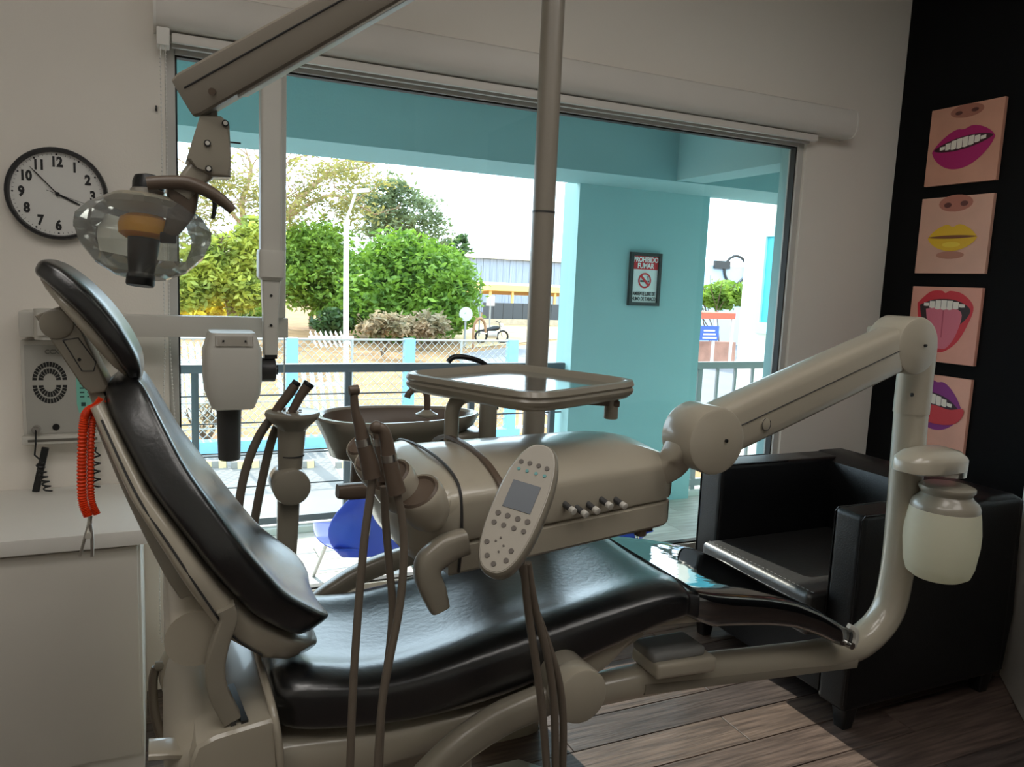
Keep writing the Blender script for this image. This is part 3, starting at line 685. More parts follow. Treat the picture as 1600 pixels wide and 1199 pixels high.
# backrest: spine frame in the X-Z plane
b0 = V((.24, YC, .72)); dS = V((-.534, 0, .845)).normalized(); nS = V((.845, 0, .534)).normalized()
CV = [(-.05, .06), (0, .035), (.1, .0), (.2, -.008), (.42, -.012), (.52, .0), (.62, .012)]
HW = [(-.04, .16), (0, .205), (.1, .238), (.25, .248), (.38, .225), (.5, .175), (.57, .135), (.61, .09)]
def spine(s_, a, n_): return b0 + dS * s_ + nS * (interp(CV, s_) + n_) + V((0, a, 0))
rings = []
for i in range(19):
    s_ = -.035 + .645 * i / 18; hw = interp(HW, s_); e = 1 if 0 < i < 18 else .6; r_ = []
    for a, b in sq_ring(40, .45):
        sb = min(1, max(0, b / .8)); sb = sb * sb * (3 - 2 * sb); f_ = -.016 * (1 - a * a) * sb
        wing = .008 * a * a * sb
        r_.append(spine(s_, a * hw * (1 if e == 1 else .85), b * .042 * e + f_ + wing + .004))
    rings.append(r_)
B().loft(rings).obj('backrest', M_vinyl, dc_, angle=60, subd=1)
rings = []
SHW = [(-.075, .12), (-.05, .17), (0, .20), (.12, .226), (.25, .236), (.38, .212), (.5, .162), (.585, .12)]
STH = [(-.075, .030), (-.04, .052), (0, .062), (.1, .056), (.22, .042), (.4, .026), (.585, .016)]
for i in range(17):
    s_ = -.075 + .66 * i / 16; hw = interp(SHW, s_); th = interp(STH, s_)
    rings.append([spine(s_, a * hw, -.040 - th / 2 + b * (th / 2 + .006)) for a, b in sq_ring(32, .40)])
bs = B().loft(rings).obj('back_shell', M_beige, dc_, angle=50)
for sgn in (-1, 1):
    B().tube([spine(s_, sgn * (interp(SHW, s_) + .001), -.046 - interp(STH, s_) * k) for s_, k in ((.56, .2), (.42, .3), (.3, .4), (.2, .5), (.1, .62), (.02, .75))], .0022, n=6).obj('seam', M_dark, bs)
B().strip([spine(s_, 0, n_) for s_, n_ in ((.10, -.115), (.22, -.108), (.40, -.078), (.56, -.060))], (0, 1, 0), [.26, .24, .18, .12], [.03, .034, .03, .025]).obj('spine_cover', M_beige2, bs)
# support arms that carry the backrest
for yy in (1.472, 1.928):
    pts = [P(x, y, Y=1.472) for x, y in ((352, 948), (357, 965), (345, 1000), (336, 1040), (341, 1080), (362, 1122))]
    B().strip([V((p.x, yy, p.z)) for p in pts], (0, 1, 0), .034, [.034, .032, .032, .036, .036, .034], rnd=.22).obj('back_support_arm', M_beige2, dc_)
B().cyl((.055, 1.50, .755), (.055, 1.90, .755), .055, n=30).obj('pivot_drum', M_beige, dc_)
# headrest
HP = [(58, 414, 7, .075), (66, 418, 15, .10), (88, 430, 18, .12), (120, 456, 19.5, .132), (152, 488, 19.5, .134), (182, 526, 18.5, .132), (204, 562, 16, .122), (212, 586, 11, .10), (212, 598, 5, .07)]
hq = [P(x, y, Y=1.63) for x, y, _, _ in HP]; kh = pxm0(150, 480, 1.63)
hq2, hth = spline([V((p.x, YC, p.z)) for p in hq], [t_ * kh for _, _, t_, _ in HP], 3); _, hwd = spline([V((p.x, YC, p.z)) for p in hq], [w_ for _, _, _, w_ in HP], 3)
rings = []; plr = []
for i, p in enumerate(hq2):
    t_ = (hq2[min(i + 1, len(hq2) - 1)] - hq2[max(i - 1, 0)]).normalized(); n_ = V((-t_.z, 0, t_.x));
    if n_.z < 0: n_ = -n_
    rings.append([p + n_ * (b * hth[i]) + V((0, a * hwd[i], 0)) for a, b in sq_ring(32, .42)])
    k_ = (i - 4) / (len(hq2) - 6)
    if 0 <= k_ <= 1:
        e = max(.15, math.sin(PI * (k_ * .86 + .10))); plr.append([p - n_ * (hth[i] * .80 + .010 * e - b * .014 * e) + V((0, a * hwd[i] * (.55 + .33 * e), 0)) for a, b in sq_ring(24, .5)])
B().loft(rings).obj('headrest', M_vinyl, dc_, angle=60)
B().loft(plr).obj('headrest_plate', M_beige, dc_, angle=50)
hpl = [P(x, y, Y=1.64) for x, y in ((53, 494), (72, 487), (93, 479), (112, 496), (126, 520), (170, 603), (165, 613), (142, 617), (128, 606))]
o_ = hpl[0]
hb0 = B().prism([((p - o_).x, (p - o_).z) for p in hpl], (o_.x, 1.645, o_.z), (1, 0, 0), (0, 0, 1), (0, 1, 0), .11, .006, 3).obj('headrest_bracket', M_beige2, dc_, angle=30)
kn = P(88, 507, Y=1.64); B().cyl((kn.x, 1.641, kn.z), (kn.x, 1.759, kn.z), .028, n=24, bev=.003).obj('headrest_knuckle', M_beige2, dc_)
nk = [P(x, y, Y=1.68) for x, y in ((150, 608), (165, 640), (200, 690), (235, 740))]
B().strip(nk, (0, 1, 0), [.05, .05, .07, .09], [.028, .030, .030, .030], rnd=.35).obj('headrest_slide', M_beige2, dc_)
pn = [P(x, y, Y=1.6445) for x, y in ((98, 532), (122, 528), (150, 566), (146, 580), (128, 580))]
ln_ = B(); ln_.tube(pn + [pn[0]], .0012, n=5, sm=1).obj('bracket_seam', M_dark, hb0)
q = P(124, 562, Y=1.6455); B().cyl(q, q + V((0, -.003, 0)), .003, n=10).obj('screw', M_black, hb0)
# foot lever at the rear of the shroud
B().strip([P(232, 1172, Y=1.50), P(262, 1170, Y=1.50), P(300, 1170, Y=1.52)], (0, 1, 0), .06, .018, rnd=.5).obj('lever', M_beige, dc_)

# bib cord with its clip, hanging from the headrest
bc = thing('bib_cord', 'bright orange coiled bib cord hanging from the headrest with metal clip', 'cord', P(135, 865, Y=1.60))
q = [P(x, y, Y=1.615) for x, y in ((160, 624), (150, 636), (138, 642), (131, 660), (128, 720), (129, 780), (138, 806))]
cp = B(); pts, _ = spline(q, [0] * len(q), 34); 
rr = [.0078 + .0014 * math.sin(i * 2.1) for i in range(len(pts))]
cp.tube(pts, rr, n=10, sm=1).obj('cord', M_orange, bc)
q2 = [p + V((.014, .006, 0)) for p in q[2:]]; pts, _ = spline(q2, [0] * len(q2), 34)
B().tube(pts, [.006 + .0013 * math.sin(i * 2.1) for i in range(len(pts))], n=8, sm=1).obj('cord', M_orange, bc)
cl = B(); a = P(141, 806, Y=1.615)
cl.tube([a, P(139, 822, Y=1.615)], .004, n=8, sm=1)
cl.strip([P(139, 818, Y=1.62), P(133, 840, Y=1.62), P(125, 868, Y=1.62)], (0, 1, 0), .012, .006, sm=3); cl.strip([P(141, 818, Y=1.61), P(144, 842, Y=1.61), P(144, 869, Y=1.61)], (0, 1, 0), .012, .006, sm=3)
cl.cyl(P(138, 838, Y=1.60), P(138, 838, Y=1.63), .006, n=12)
cl.obj('alligator_clip', M_steel, bc)

# ================================================================== DELIVERY UNIT (column, arm, head)
du = thing('delivery_unit', 'beige instrument delivery unit on a curved column and jointed arm', 'delivery unit', (1.9, 1.58, .36))
YP = 1.575
pc = [P(x, y, Y=YP) for x, y in ((1005, 1062), (1100, 1046), (1200, 1034), (1290, 1022), (1345, 1002), (1385, 958), (1402, 890), (1412, 790), (1424, 640))]
pc = [V((.93, YP, pc[0].z))] + pc
B().tube(pc, [.040, .043, .044, .045, .0465, .0475, .0475, .0475, .0475, .0475], n=24, sm=8).obj('column', M_beige, du)
lp = [P(1100, 1062, Y=YP - .035), P(1300, 1038, Y=YP - .035)]
B().strip([P(1000, 1072, Y=YP - .02), P(1330, 1032, Y=YP - .02)], (0, 1, 0), .05, .03, sm=1).obj('column_rail', M_beige2, du)
bx_ = P(1062, 1036, Y=1.53)
B().box((bx_.x, 1.555, bx_.z), (.190, .12, .042), Matrix.Rotation(.06, 3, 'Y'), .012, 3).obj('column_clamp', M_beige, du)
B().box((bx_.x - .015, 1.56, bx_.z + .032), (.165, .10, .028), Matrix.Rotation(.02, 3, 'Y'), .013, 3).obj('clamp_pad', mat('pad_grey', (128, 128, 126), .5), du)
ct0, ct1 = P(1424, 640, Y=YP), P(1428, 540, Y=YP)
B().cyl(ct0 - V((0, 0, .01)), V((ct0.x, YP, 1.318)), .050, n=28).obj('column_head', M_beige, du)
q = P(1424, 617, Y=YP - .05); B().cyl(q, q + V((0, -.004, 0)), .006, n=10).obj('screw', M_black, du)
SJ = P(1405, 538, Y=1.52); SJ.y = 1.515
EJ = P(1093, 682, Y=1.40); EJ.y = 1.395
B().cyl((SJ.x, SJ.y + .052, SJ.z), (SJ.x, SJ.y - .058, SJ.z), .080, n=36, bev=.008).obj('shoulder_joint', M_beige, du)
B().strip([(SJ.x, 1.60, SJ.z), (SJ.x + .04, 1.59, SJ.z + .005), (SJ.x + .066, 1.575, SJ.z - .03)], (0, 1, 0), .06, .09).obj('shoulder_bracket', M_beige, du)
adir = (EJ - SJ).normalized(); aside = V((0, 1, 0)); aside = (aside - adir * aside.dot(adir)).normalized()
s0, s1 = SJ + adir * .03, EJ - adir * .03
arm = B().strip([s0, s0 + (s1 - s0) * .5, s1], aside, [.090, .090, .090], [.126, .124, .118], rnd=.38).obj('arm', M_beige, du)
un = adir.cross(aside).normalized()
if un.z < 0: un = -un
f0, f1 = SJ + adir * .07 - aside * .0455, EJ - adir * .05 - aside * .0455
B().tube([f0 + un * .006, f1 + un * .006], .0013, n=6, sm=1).obj('seam', M_dark, arm)
B().tube([f0 - un * .050 + aside * .006, f1 - un * .047 + aside * .006], .0013, n=6, sm=1).obj('seam', M_dark, arm)
bt = P(1164, 655, Y=1.37); kq = EJ - adir * .165 - aside * .0445 - un * .018
B().cyl(kq, kq - aside * .004, .0145, n=24, bev=.001).obj('cover_button', M_beige, arm)
B().tube([kq - aside * .0045 + (un * math.cos(t_) + adir * math.sin(t_)) * .0150 for t_ in [i * PI / 10 for i in range(17)]], .0010, n=5, sm=1).obj('button_groove', M_dark, arm)
B().cyl((EJ.x, EJ.y + .05, EJ.z), (EJ.x, EJ.y - .060, EJ.z), .077, n=36, bev=.009).obj('elbow_joint', M_beige, du)
for J in (EJ, SJ):
    B().cyl((J.x + .022, J.y - .058, J.z + .002), (J.x + .022, J.y - .064, J.z + .002), .004, n=10).obj('screw', M_black, du)
ek = [V((EJ.x - .028, EJ.y + .005, EJ.z + .022)), V((EJ.x - .050, EJ.y + .005, EJ.z - .03)), V((EJ.x - .062, EJ.y + .035, EJ.z - .075)), V((EJ.x - .125, EJ.y + .085, EJ.z - .125))]
B().strip(ek, (0, 1, 0), [.072, .072, .07, .06], [.070, .062, .060, .05], rnd=.4).obj('elbow_neck', M_beige, du)
# head: local frame A + u*U + v*W
A = V((.510, 1.285, 0)); U = V((.973, .230, 0)).normalized(); W = V((-U.y, U.x, 0))
def H(u, v_, z): return A + U * (u + .20 * v_) + W * (v_ * (1 - .40 * max(0, u))) + V((0, 0, z))
LN, DP = .60, .385
def plan(ins, u0=-.035, u1=LN, d0=0.0, d1=DP):
    r = max(.02, .05 - ins); R2 = max(.03, .15 - ins * .6); pts = []
    u0 += ins * .6; u1 -= ins; d0 += ins * .9; d1 -= ins
    pts += [(u0, d0), (u0 + (u1 - u0) * .25, d0), (u0 + (u1 - u0) * .5, d0), (u0 + (u1 - u0) * .75, d0), (u1 - r, d0)]
    pts += [(u1 - r + r * math.sin(t_), d0 + r - r * math.cos(t_)) for t_ in (PI / 6, PI / 3, PI / 2)]
    pts += [(u1 - R2 + R2 * math.cos(t_), d1 - R2 + R2 * math.sin(t_)) for t_ in [i * PI / 14 for i in range(8)]]
    pts += [(u0 + (u1 - u0) * .4, d1), (u0 + (u1 - u0) * .2, d1), (u0, d1), (u0, d0 + (d1 - d0) * .66), (u0, d0 + (d1 - d0) * .33)]
    return pts
def hring(ins, z): return [H(u, v_, z + .012 * math.sin(PI * min(1, max(0, v_ / DP)) * .8) if z > 1.03 else z) for u, v_ in plan(ins)]
B().loft([hring(.012, .905), hring(.004, .912), hring(.004, .960), hring(.014, .966), hring(.014, .972)]).obj('head_base', M_beige, du, angle=30)
B().loft([hring(.002, .972), hring(.0, .978), hring(.0, 1.040), hring(.003, 1.050), hring(.010, 1.058), hring(.04, 1.070), hring(.08, 1.080), hring(.12, 1.087), hring(.165, 1.090)]).obj('head_cover', M_beige, du, angle=34)
gv = [H(u, v_, z) for u, v_, z in ((.085, .390, 1.06), (.085, .37, 1.080), (.085, .30, 1.102), (.085, .20, 1.105), (.085, .10, 1.095), (.085, .045, 1.080), (.085, .010, 1.064), (.085, -.003, 1.042), (.085, -.004, .985))]
B().strip(gv, U, .014, .008).obj('trim_band', M_brown, du)
# left cap that carries the instrument holders
def cap_ring(u, v0, v1, z0, z1): return [H(u, (v0 + v1) / 2 + a * (v1 - v0) / 2, (z0 + z1) / 2 + b * (z1 - z0) / 2 - (.012 * (-a) if b > 0 and a < 0 else 0)) for a, b in sq_ring(36, .42)]
B().loft([cap_ring(-.005, -.003, .388, .905, 1.100), cap_ring(-.035, -.001, .386, .902, 1.094), cap_ring(-.060, .012, .375, .908, 1.078), cap_ring(-.080, .04, .355, .922, 1.055), cap_ring(-.090, .07, .33, .94, 1.03)]).obj('holder_cap', M_beige, du, angle=50)
gv = [H(u, v_, z) for u, v_, z in ((-.010, .388, 1.05), (-.010, .36, 1.089), (-.010, .22, 1.103), (-.010, .10, 1.0985), (-.010, .03, 1.082), (-.010, .002, 1.050), (-.010, -.005, .97), (-.010, .002, .912))]
B().tube(gv, .0030, n=6).obj('seam', M_dark, du)
hax = V((-.50, -.30, .80)).normalized()
for (px, py, yy, r_) in ((664, 790, 1.262, .043), (622, 764, 1.290, .040), (594, 738, 1.335, .036), (577, 716, 1.40, .031)):
    q = P(px, py, Y=yy)
    hp_ = B().lathe([(r_ * .20, -.052), (r_ * .55, -.046), (r_ * .86, -.026), (r_, .0), (r_ * 1.02, .020), (r_ * .99, .034), (r_ * .93, .038), (r_ * .86, .034)], q, hax, 30).obj('instrument_holder', M_beige, du, angle=55)
    B().lathe([(r_ * .885, .0355), (r_ * .80, .040), (r_ * .62, .030), (r_ * .40, .012), (r_ * .30, -.004), (.001, -.006)], q, hax, 26).obj('holder_mouth', M_brown, hp_, angle=55)
# handle under the head
hg = [P(x, y, Y=1.235) for x, y in ((728, 846), (700, 856), (672, 878), (668, 900), (677, 925), (686, 950))]
B().strip(hg, (0, 1, 0), .038, [.045, .050, .050, .046, .046, .036], rnd=.55).obj('grip_handle', M_beige2, du)
hg = [P(x, y, Y=1.50) for x, y in ((598, 762), (570, 766), (545, 768), (527, 768))]
B().strip(hg, (0, 1, 0), .034, [.028, .032, .032, .026], rnd=.55).obj('grip_handle', M_brown, du)
# regulator knobs along the lower front
for (px, py) in ((888, 790), (911, 797), (933, 793), (958, 787), (986, 789)):
    q = P(px, py, Y=1.33); q = H((q - A).dot(U), .004, q.z)
    k_ = B().cyl(q, q - W * .022 + V((0, 0, -.006)), .0068, n=14).obj('regulator_knob', M_dark, du)
    B().cyl(q - W * .022 + V((0, 0, -.006)), q - W * .034 + V((0, 0, -.009)), .0074, n=14, bev=.001).obj('knob_cap', M_xray, k_)
q = H(.50, .03, .905); B().cyl(q, q - V((0, 0, .016)), .014, n=16).obj('latch', M_brown, du)
B().bb(q.x - .035, q.x + .035, q.y + .0, q.y + .02, .893, .905, .003).obj('latch_bar', M_brown, du)

# control panel pod facing the operator
pt, pb = P(850, 700, Y=1.205), P(768, 896, Y=1.120)
pa = (pt - pb).normalized(); pcn = (pt + pb) / 2
pn_ = (CAM - pcn).normalized() + V((-.42, .0, .12)); pn_ = (pn_ - pa * pn_.dot(pa)).normalized(); pw_ = pa.cross(pn_).normalized()
HL = (pt - pb).length / 2 + .004
def pod_out(sc, n=40):
    out = []
    for i in range(n):
        t_ = 2 * PI * i / n; c_, s_ = math.cos(t_), math.sin(t_)
        out.append((math.copysign(abs(c_) ** .78, c_) * .0475 * sc, math.copysign(abs(s_) ** .86, s_) * (HL + .047 * (sc - 1))))
    return out
def pring(sc, d): return [pcn + pw_ * x + pa * y + pn_ * d for x, y in pod_out(sc)]
pd = B().loft([pring(.72, -.034), pring(.90, -.030), pring(1.0, -.018), pring(1.03, -.004), pring(1.0, .004), pring(.93, .008)]).obj('control_panel', M_beige2, du, angle=35); pd['label'] = 'tilted oval control pad with small screen and round buttons'
B().loft([pring(.90, .0078), pring(.885, .0088)]).obj('face_plate', mat('pad_face', (156, 149, 136), .45, var=.03), pd, angle=30)
def pq(x, y, d=.0092): return pcn + pw_ * x + pa * y + pn_ * d
sc_ = B(); sc_.loft([[pq(x, y, .0086) for x, y in ((-.026, -.008), (.026, -.008), (.026, .044), (-.026, .044))], [pq(x, y, .0100) for x, y in ((-.026, -.008), (.026, -.008), (.026, .044), (-.026, .044))]]).obj('screen', mat('lcd_screen', (46, 58, 70), .3, var=.08), pd, smooth=False)
M_btn = mat('button_dark', (86, 78, 70), .5); M_tealp = mat('print_teal', (90, 150, 150), .5); M_bring = mat('button_ring', (120, 110, 98), .5)
def button(x, y, r_, mm=M_btn):
    q = pq(x, y); B().cyl(q - pn_ * .001, q + pn_ * .0012, r_, n=16).obj('button', mm, pd)
for i, x in enumerate((-.026, -.010, .007, .023)):
    button(x, .082 - abs(i - 1.5) * .001, .0042); button(x + .001, .066, .0030, M_tealp)
for x in (-.028, -.010, .009, .027): button(x, -.022, .0048); button(x, -.040, .0044)
for x, y in ((-.026, -.076), (.020, -.078), (-.016, -.098), (.0, -.108), (.018, -.096)): button(x, y, .0044)
for x, y in ((-.006, -.062), (.004, -.074), (.0, -.086), (-.012, -.070)): button(x, y, .0018)
B().tube([pcn - pn_ * .02 - pa * .02, pcn - pn_ * .06 - pa * .03 + W * .03, H(.16, .03, .955)], .016, n=14).obj('mount_arm', M_beige2, pd)

# instrument hoses and handpieces
def handpiece(name, label, pts, radii, hose, mat_=M_dark, head=None):
    t_ = thing(name, label, 'handpiece', pts[-1])
    body = B().tube(pts, radii, n=18, sm=5).obj('body', M_brown, t_)
    k = len(pts) // 2
    d_ = (pts[k + 1] - pts[k]).normalized(); B().cyl(pts[k] - d_ * .006, pts[k] + d_ * .006, radii[k] * 1.05, n=18).obj('ring', M_steel, body)
    if head: head(t_)
    B().tube(hose, .0070, n=10, sm=8).obj('hose', M_hose, t_)
    return t_
yh = 1.215
p1 = [P(x, y, Y=yh) for x, y in ((553, 615), (555, 640), (563, 668), (568, 690), (576, 718), (582, 745))]
hz1 = [P(x, y, Y=yh) for x, y in ((582, 745), (578, 780), (571, 830), (564, 900), (557, 990), (551, 1090), (546, 1230))]
def head1(t_):
    q = p1[0]; B().cyl(q + V((-.008, 0, .004)), q + V((.008, .0, .006)), .0085, n=18, bev=.002).obj('turbine_head', M_brown, t_)
handpiece('turbine_handpiece', 'slim brown turbine handpiece upright in the leftmost holder', p1, [.006, .007, .010, .0125, .0145, .016], hz1, head=head1)
p2 = [P(x, y, Y=1.205) for x, y in ((588, 668), (598, 672), (604, 690), (608, 715), (614, 745), (620, 770))]
hz2 = [P(x, y, Y=1.205) for x, y in ((620, 770), (628, 810), (631, 870), (624, 950), (607, 1040), (596, 1110), (588, 1230))]
def head2(t_):
    q = p2[0]; B().ball(q, .011, (1, .9, 1)).obj('contra_angle_head', M_brown, t_)
handpiece('contra_angle_handpiece', 'brown contra angle handpiece with bent neck in the front holder', p2, [.009, .010, .011, .0125, .014, .016], hz2, head=head2)
p3 = [P(x, y, Y=1.27) for x, y in ((580, 665), (588, 672), (593, 690), (598, 720), (602, 750))]
hz3 = [P(x, y, Y=1.25) for x, y in ((600, 760), (602, 810), (608, 880), (613, 950), (608, 1020), (597, 1100), (592, 1230))]
handpiece('syringe_handpiece', 'brown three way syringe half hidden between the two handpieces', p3, [.007, .008, .010, .012, .013], hz3)
hb2 = thing('pad_hose_bundle', 'three taupe hoses hanging from the back of the control pad', 'hoses', P(850, 1199, Y=1.22))
for pts in (((818, 880), (826, 960), (838, 1040), (848, 1120), (856, 1230)), ((824, 880), (836, 950), (856, 1030), (866, 1110), (868, 1230)), ((812, 870), (828, 930), (850, 990), (872, 1060), (880, 1130), (878, 1230))):
    B().tube([P(x, y, Y=1.20 + .01 * i) for i, (x, y) in enumerate(pts)], .0078, n=10, sm=8).obj('hose', M_hose, hb2)

# instrument tray above the delivery head
tz = 1.228
tcs = [P(655, 582, Z=tz), P(838, 566, Z=tz), P(988, 602, Z=tz), P(768, 630, Z=tz)]
ctr = sum(tcs, V()) / 4
e1 = ((tcs[2] - tcs[3]) + (tcs[1] - tcs[0])).normalized(); e2 = V((-e1.y, e1.x, 0)); h1 = ((tcs[2] - tcs[3]).length + (tcs[1] - tcs[0]).length) / 4 * .90; h2 = ((tcs[0] - tcs[3]).length + (tcs[1] - tcs[2]).length) / 4 * .90
it = thing('instrument_tray', 'square beige tray with polished steel bottom above the delivery unit', 'tray', (ctr.x, ctr.y, 1.19))
def tring(ins, z, n=48, rnd=.30): return [ctr + e1 * (a * (h1 - ins)) + e2 * (b * (h2 - ins)) + V((0, 0, z - ctr.z)) for a, b in sq_ring(n, rnd)]
B().loft([tring(.030, 1.190), tring(.012, 1.193), tring(.002, 1.203), tring(.0, 1.212), tring(.003, 1.2175), tring(-.001, 1.223), tring(.003, 1.233), tring(.012, 1.235), tring(.018, 1.231), tring(.024, 1.222), tring(.030, 1.216)]).obj('tray_frame', M_beige2, it, angle=40)
B().loft([tring(.022, 1.2165), tring(.024, 1.2195)]).obj('tray_bottom', M_traysteel, it)
post = [P(705, 690, Y=1.60), P(706, 650, Y=1.60), P(709, 628, Y=1.60), P(722, 612, Y=1.60)]
post[0].z = 1.085
B().tube([V((post[1].x, 1.60, 1.088)), V((post[1].x, 1.60, 1.14)), V((post[1].x + .002, 1.60, 1.165)), V((post[1].x + .018, 1.60, 1.188)), V((post[1].x + .05, 1.60, 1.196))], .0165, n=16).obj('tray_post', M_beige2, du)
q = P(955, 640, Y=1.53)
B().cyl((q.x, 1.53, q.z - .022), (q.x, 1.53, 1.195), .0165, n=22, bev=.002).obj('tray_pin', M_beige2, du)
B().strip([(q.x, 1.53, q.z + .016), (ctr.x + .02, ctr.y + .02, 1.182)], (-.3, .9, 0), .05, .016, sm=1).obj('tray_arm', M_brown, du)

# suction water bottle hanging on the column
wbx = thing('water_bottle', 'frosted white water bottle under a beige cap bracket on the column', 'bottle', P(1470, 905, Y=1.45))
bp_c = P(1472, 830, Y=1.46); bx, by = bp_c.x, 1.46
kb = pxm0(1472, 830, 1.46); zb = P(1472, 900, Y=1.46).z; wr = 54 * kb; hs_ = 148 * kb / .222
M_bottle = mat('frosted_bottle', (250, 246, 226), .4, var=.04, vscale=5, trans=.65)
def sc_prof(pr): return [(r_, z * hs_) for r_, z in pr]
B().lathe(sc_prof([(wr * .30, 0), (wr * .66, .002), (wr * .84, .012), (wr * .93, .035), (wr, .085), (wr, .115), (wr * .95, .150), (wr * .90, .172), (wr * .84, .180)]), (bx, by, zb), (0, 0, 1), 40).obj('bottle_body', M_bottle, wbx, angle=60)
B().lathe(sc_prof([(wr * .91, .164), (wr * .91, .174), (wr * .86, .184), (wr * .72, .194), (wr * .66, .202), (wr * .70, .209), (wr * .74, .213), (wr * .73, .220), (wr * .60, .224)]), (bx, by, zb), (0, 0, 1), 40).obj('bottle_neck', M_beige2, wbx, angle=50)
zc0 = P(1472, 737, Y=1.46).z
B().cyl((bx, by, zc0 - .012), (bx, by, zc0 + .012), wr * .45, n=20).obj('bottle_valve', M_steel, wbx)
cxm = P(1461, 715, Y=1.46).x
B().loft([[V((cxm + a * 64 * kb * k_, by + .012 + b * .066 * k_, z)) for a, b in sq_ring(36, .75)] for k_, z in ((.94, zc0 + .003), (1.0, zc0 + .007), (1.0, zc0 + .036), (.96, zc0 + .044), (.78, zc0 + .060), (.45, zc0 + .070), (.1, zc0 + .072))]).obj('cap_bracket', M_beige, wbx, angle=45)

# ================================================================== CUSPIDOR SIDE
YU = 2.13
cu = thing('cuspidor_unit', 'beige dental spittoon bowl with tap on a unit behind the chair', 'spittoon', (.95, YU + .06, 0))
B().loft([ring_rr(.97, YU + .07, .16, .13, z, rnd=.4) for z in (.0, .10)]).obj('foot', M_beige2, cu)
B().loft([ring_rr(.97, YU + .07, .15, .12, .10), ring_rr(.97, YU + .07, .15, .12, .86), ring_rr(.97, YU + .07, .14, .11, .90)]).obj('cabinet', M_beige, cu)
def bowl_out(sc, z, n=44, cx=.628, sh=0.0):
    out = []
    for i in range(n):
        t_ = 2 * PI * i / n; c_, s_ = math.cos(t_), math.sin(t_)
        wx = .243 * sc * math.copysign(abs(c_) ** .9, c_); wy = (.150 - .030 * c_) * sc * s_
        out.append(V((cx + wx + sh, YU + wy, z)))
    return out
zr = 1.062
B().loft([bowl_out(.30, zr - .125, sh=-.10), bowl_out(.50, zr - .115, sh=-.075), bowl_out(.78, zr - .075, sh=-.02), bowl_out(.94, zr - .035), bowl_out(1.0, zr - .006), bowl_out(.985, zr), bowl_out(.92, zr), bowl_out(.89, zr - .006)], cap=False).obj('bowl_shell', M_beige2, cu, angle=50)
B().loft([bowl_out(.89, zr - .006), bowl_out(.85, zr - .030, sh=-.004), bowl_out(.66, zr - .065, sh=-.02), bowl_out(.40, zr - .092, sh=-.05), bowl_out(.01, zr - .098, sh=-.06)], cap=False).obj('basin', M_brown, cu, angle=50)
B().bb(.74, .885, YU - .09, YU + .10, .89, zr - .05, .02, 3).obj('bowl_mount', M_beige2, cu)
sp = P(555, 745, Y=YU)
B().cyl((.52, YU, .86), (.53, YU, .95), .032, .036, n=22).obj('drain_neck', M_brown, cu)
sq_ = P(769, 650, Y=1.97); B().cyl((sq_.x, 2.0, .88), (sq_.x, 2.0, 1.165), .0255, n=24).obj('cup_post', M_beige2, cu)
tp = B().tube([(.700, YU - .035, zr - .01), (.700, YU - .035, zr + .05), (.688, YU - .035, zr + .072), (.664, YU - .035, zr + .076), (.645, YU - .035, zr + .062), (.640, YU - .035, zr + .050)], .0095, n=14).obj('tap', M_brown, cu)
B().lathe([(.0, 0), (.032, 0), (.032, .006), (.018, .012), (.012, .018)], (.700, YU - .035, zr - .004), (0, 0, 1), 22).obj('tap_flange', M_beige2, tp)
cf = [P(x, y, Y=YU + .12) for x, y in ((775, 640), (772, 600), (760, 572), (735, 560), (710, 558), (700, 566))]
B().tube(cf, .0085, n=12).obj('cup_filler', M_black, cu)

lm = thing('dental_lamp', 'taupe operating lamp on a tall post with arm and clear faceted shield', 'lamp', (1.045, 2.10, 0))
pq0 = [P(x, y, Y=2.10) for x, y in ((832, 640), (838, 520), (851, 290), (871, 0))]
px_ = sum(p.x for p in pq0) / 4
lean = (P(871, 0, Y=2.1) - P(832, 640, Y=2.1))
B().cyl((px_, 2.10, .90), (px_, 2.10, 1.665), .034, n=28).obj('lower_post', M_lampgrey, lm)
B().cyl((px_, 2.10, 1.660), (px_, 2.10, 2.62), .0335, .0335, n=28).obj('upper_post', M_lampgrey, lm)
B().cyl((px_, 2.10, 1.658), (px_, 2.10, 1.664), .0348, n=28).obj('post_ring', M_dark, lm)
q0, q1 = P(298, 152, Y=1.45), P(700, -75, Y=1.22)
B().strip([(px_, 2.10, 2.60), (q1.x + .02, q1.y + .01, 2.60)], (0, 0, 1), .07, .07, sm=1).obj('horizontal_arm', M_lampgrey, lm)
B().cyl((q1.x, q1.y, q1.z - .02), (q1.x, q1.y, 2.63), .03, n=22).obj('arm_pivot', M_lampgrey, lm)
sd_ = V((0, 1, 0)); dd = (q1 - q0).normalized(); sd_ = (sd_ - dd * sd_.dot(dd)).normalized(); un_ = dd.cross(sd_)
if un_.z < 0: un_ = -un_
e0 = q0 + dd * .012
ab = B().strip([q0 - dd * .002, e0, q1], sd_, [.064, .070, .058], [.066, .073, .060], sm=1, rnd=.26).obj('spring_arm', M_lampgrey, lm, angle=30)
B().tube([e0 - sd_ * .0352 + un_ * .011, q1 - sd_ * .0292 + un_ * .009], .0015, n=6, sm=1).obj('seam', M_dark, ab)
k0 = q0 + dd * .05 - sd_ * .036 - un_ * .014; B().cyl(k0, k0 - sd_ * .002, .006, n=16).obj('rivet', M_brown, ab)
B().strip([q0 - un_ * .036 + dd * .08, q1 - un_ * .030], sd_, .05, .006, sm=1).obj('light_strip', M_xray, ab)
nk_ = P(328, 172, Y=1.45); B().cyl((nk_.x, 1.45, P(328, 185, Y=1.45).z), (nk_.x, 1.45, q0.z + .02), .0125, n=18).obj('neck', M_lampgrey, lm)
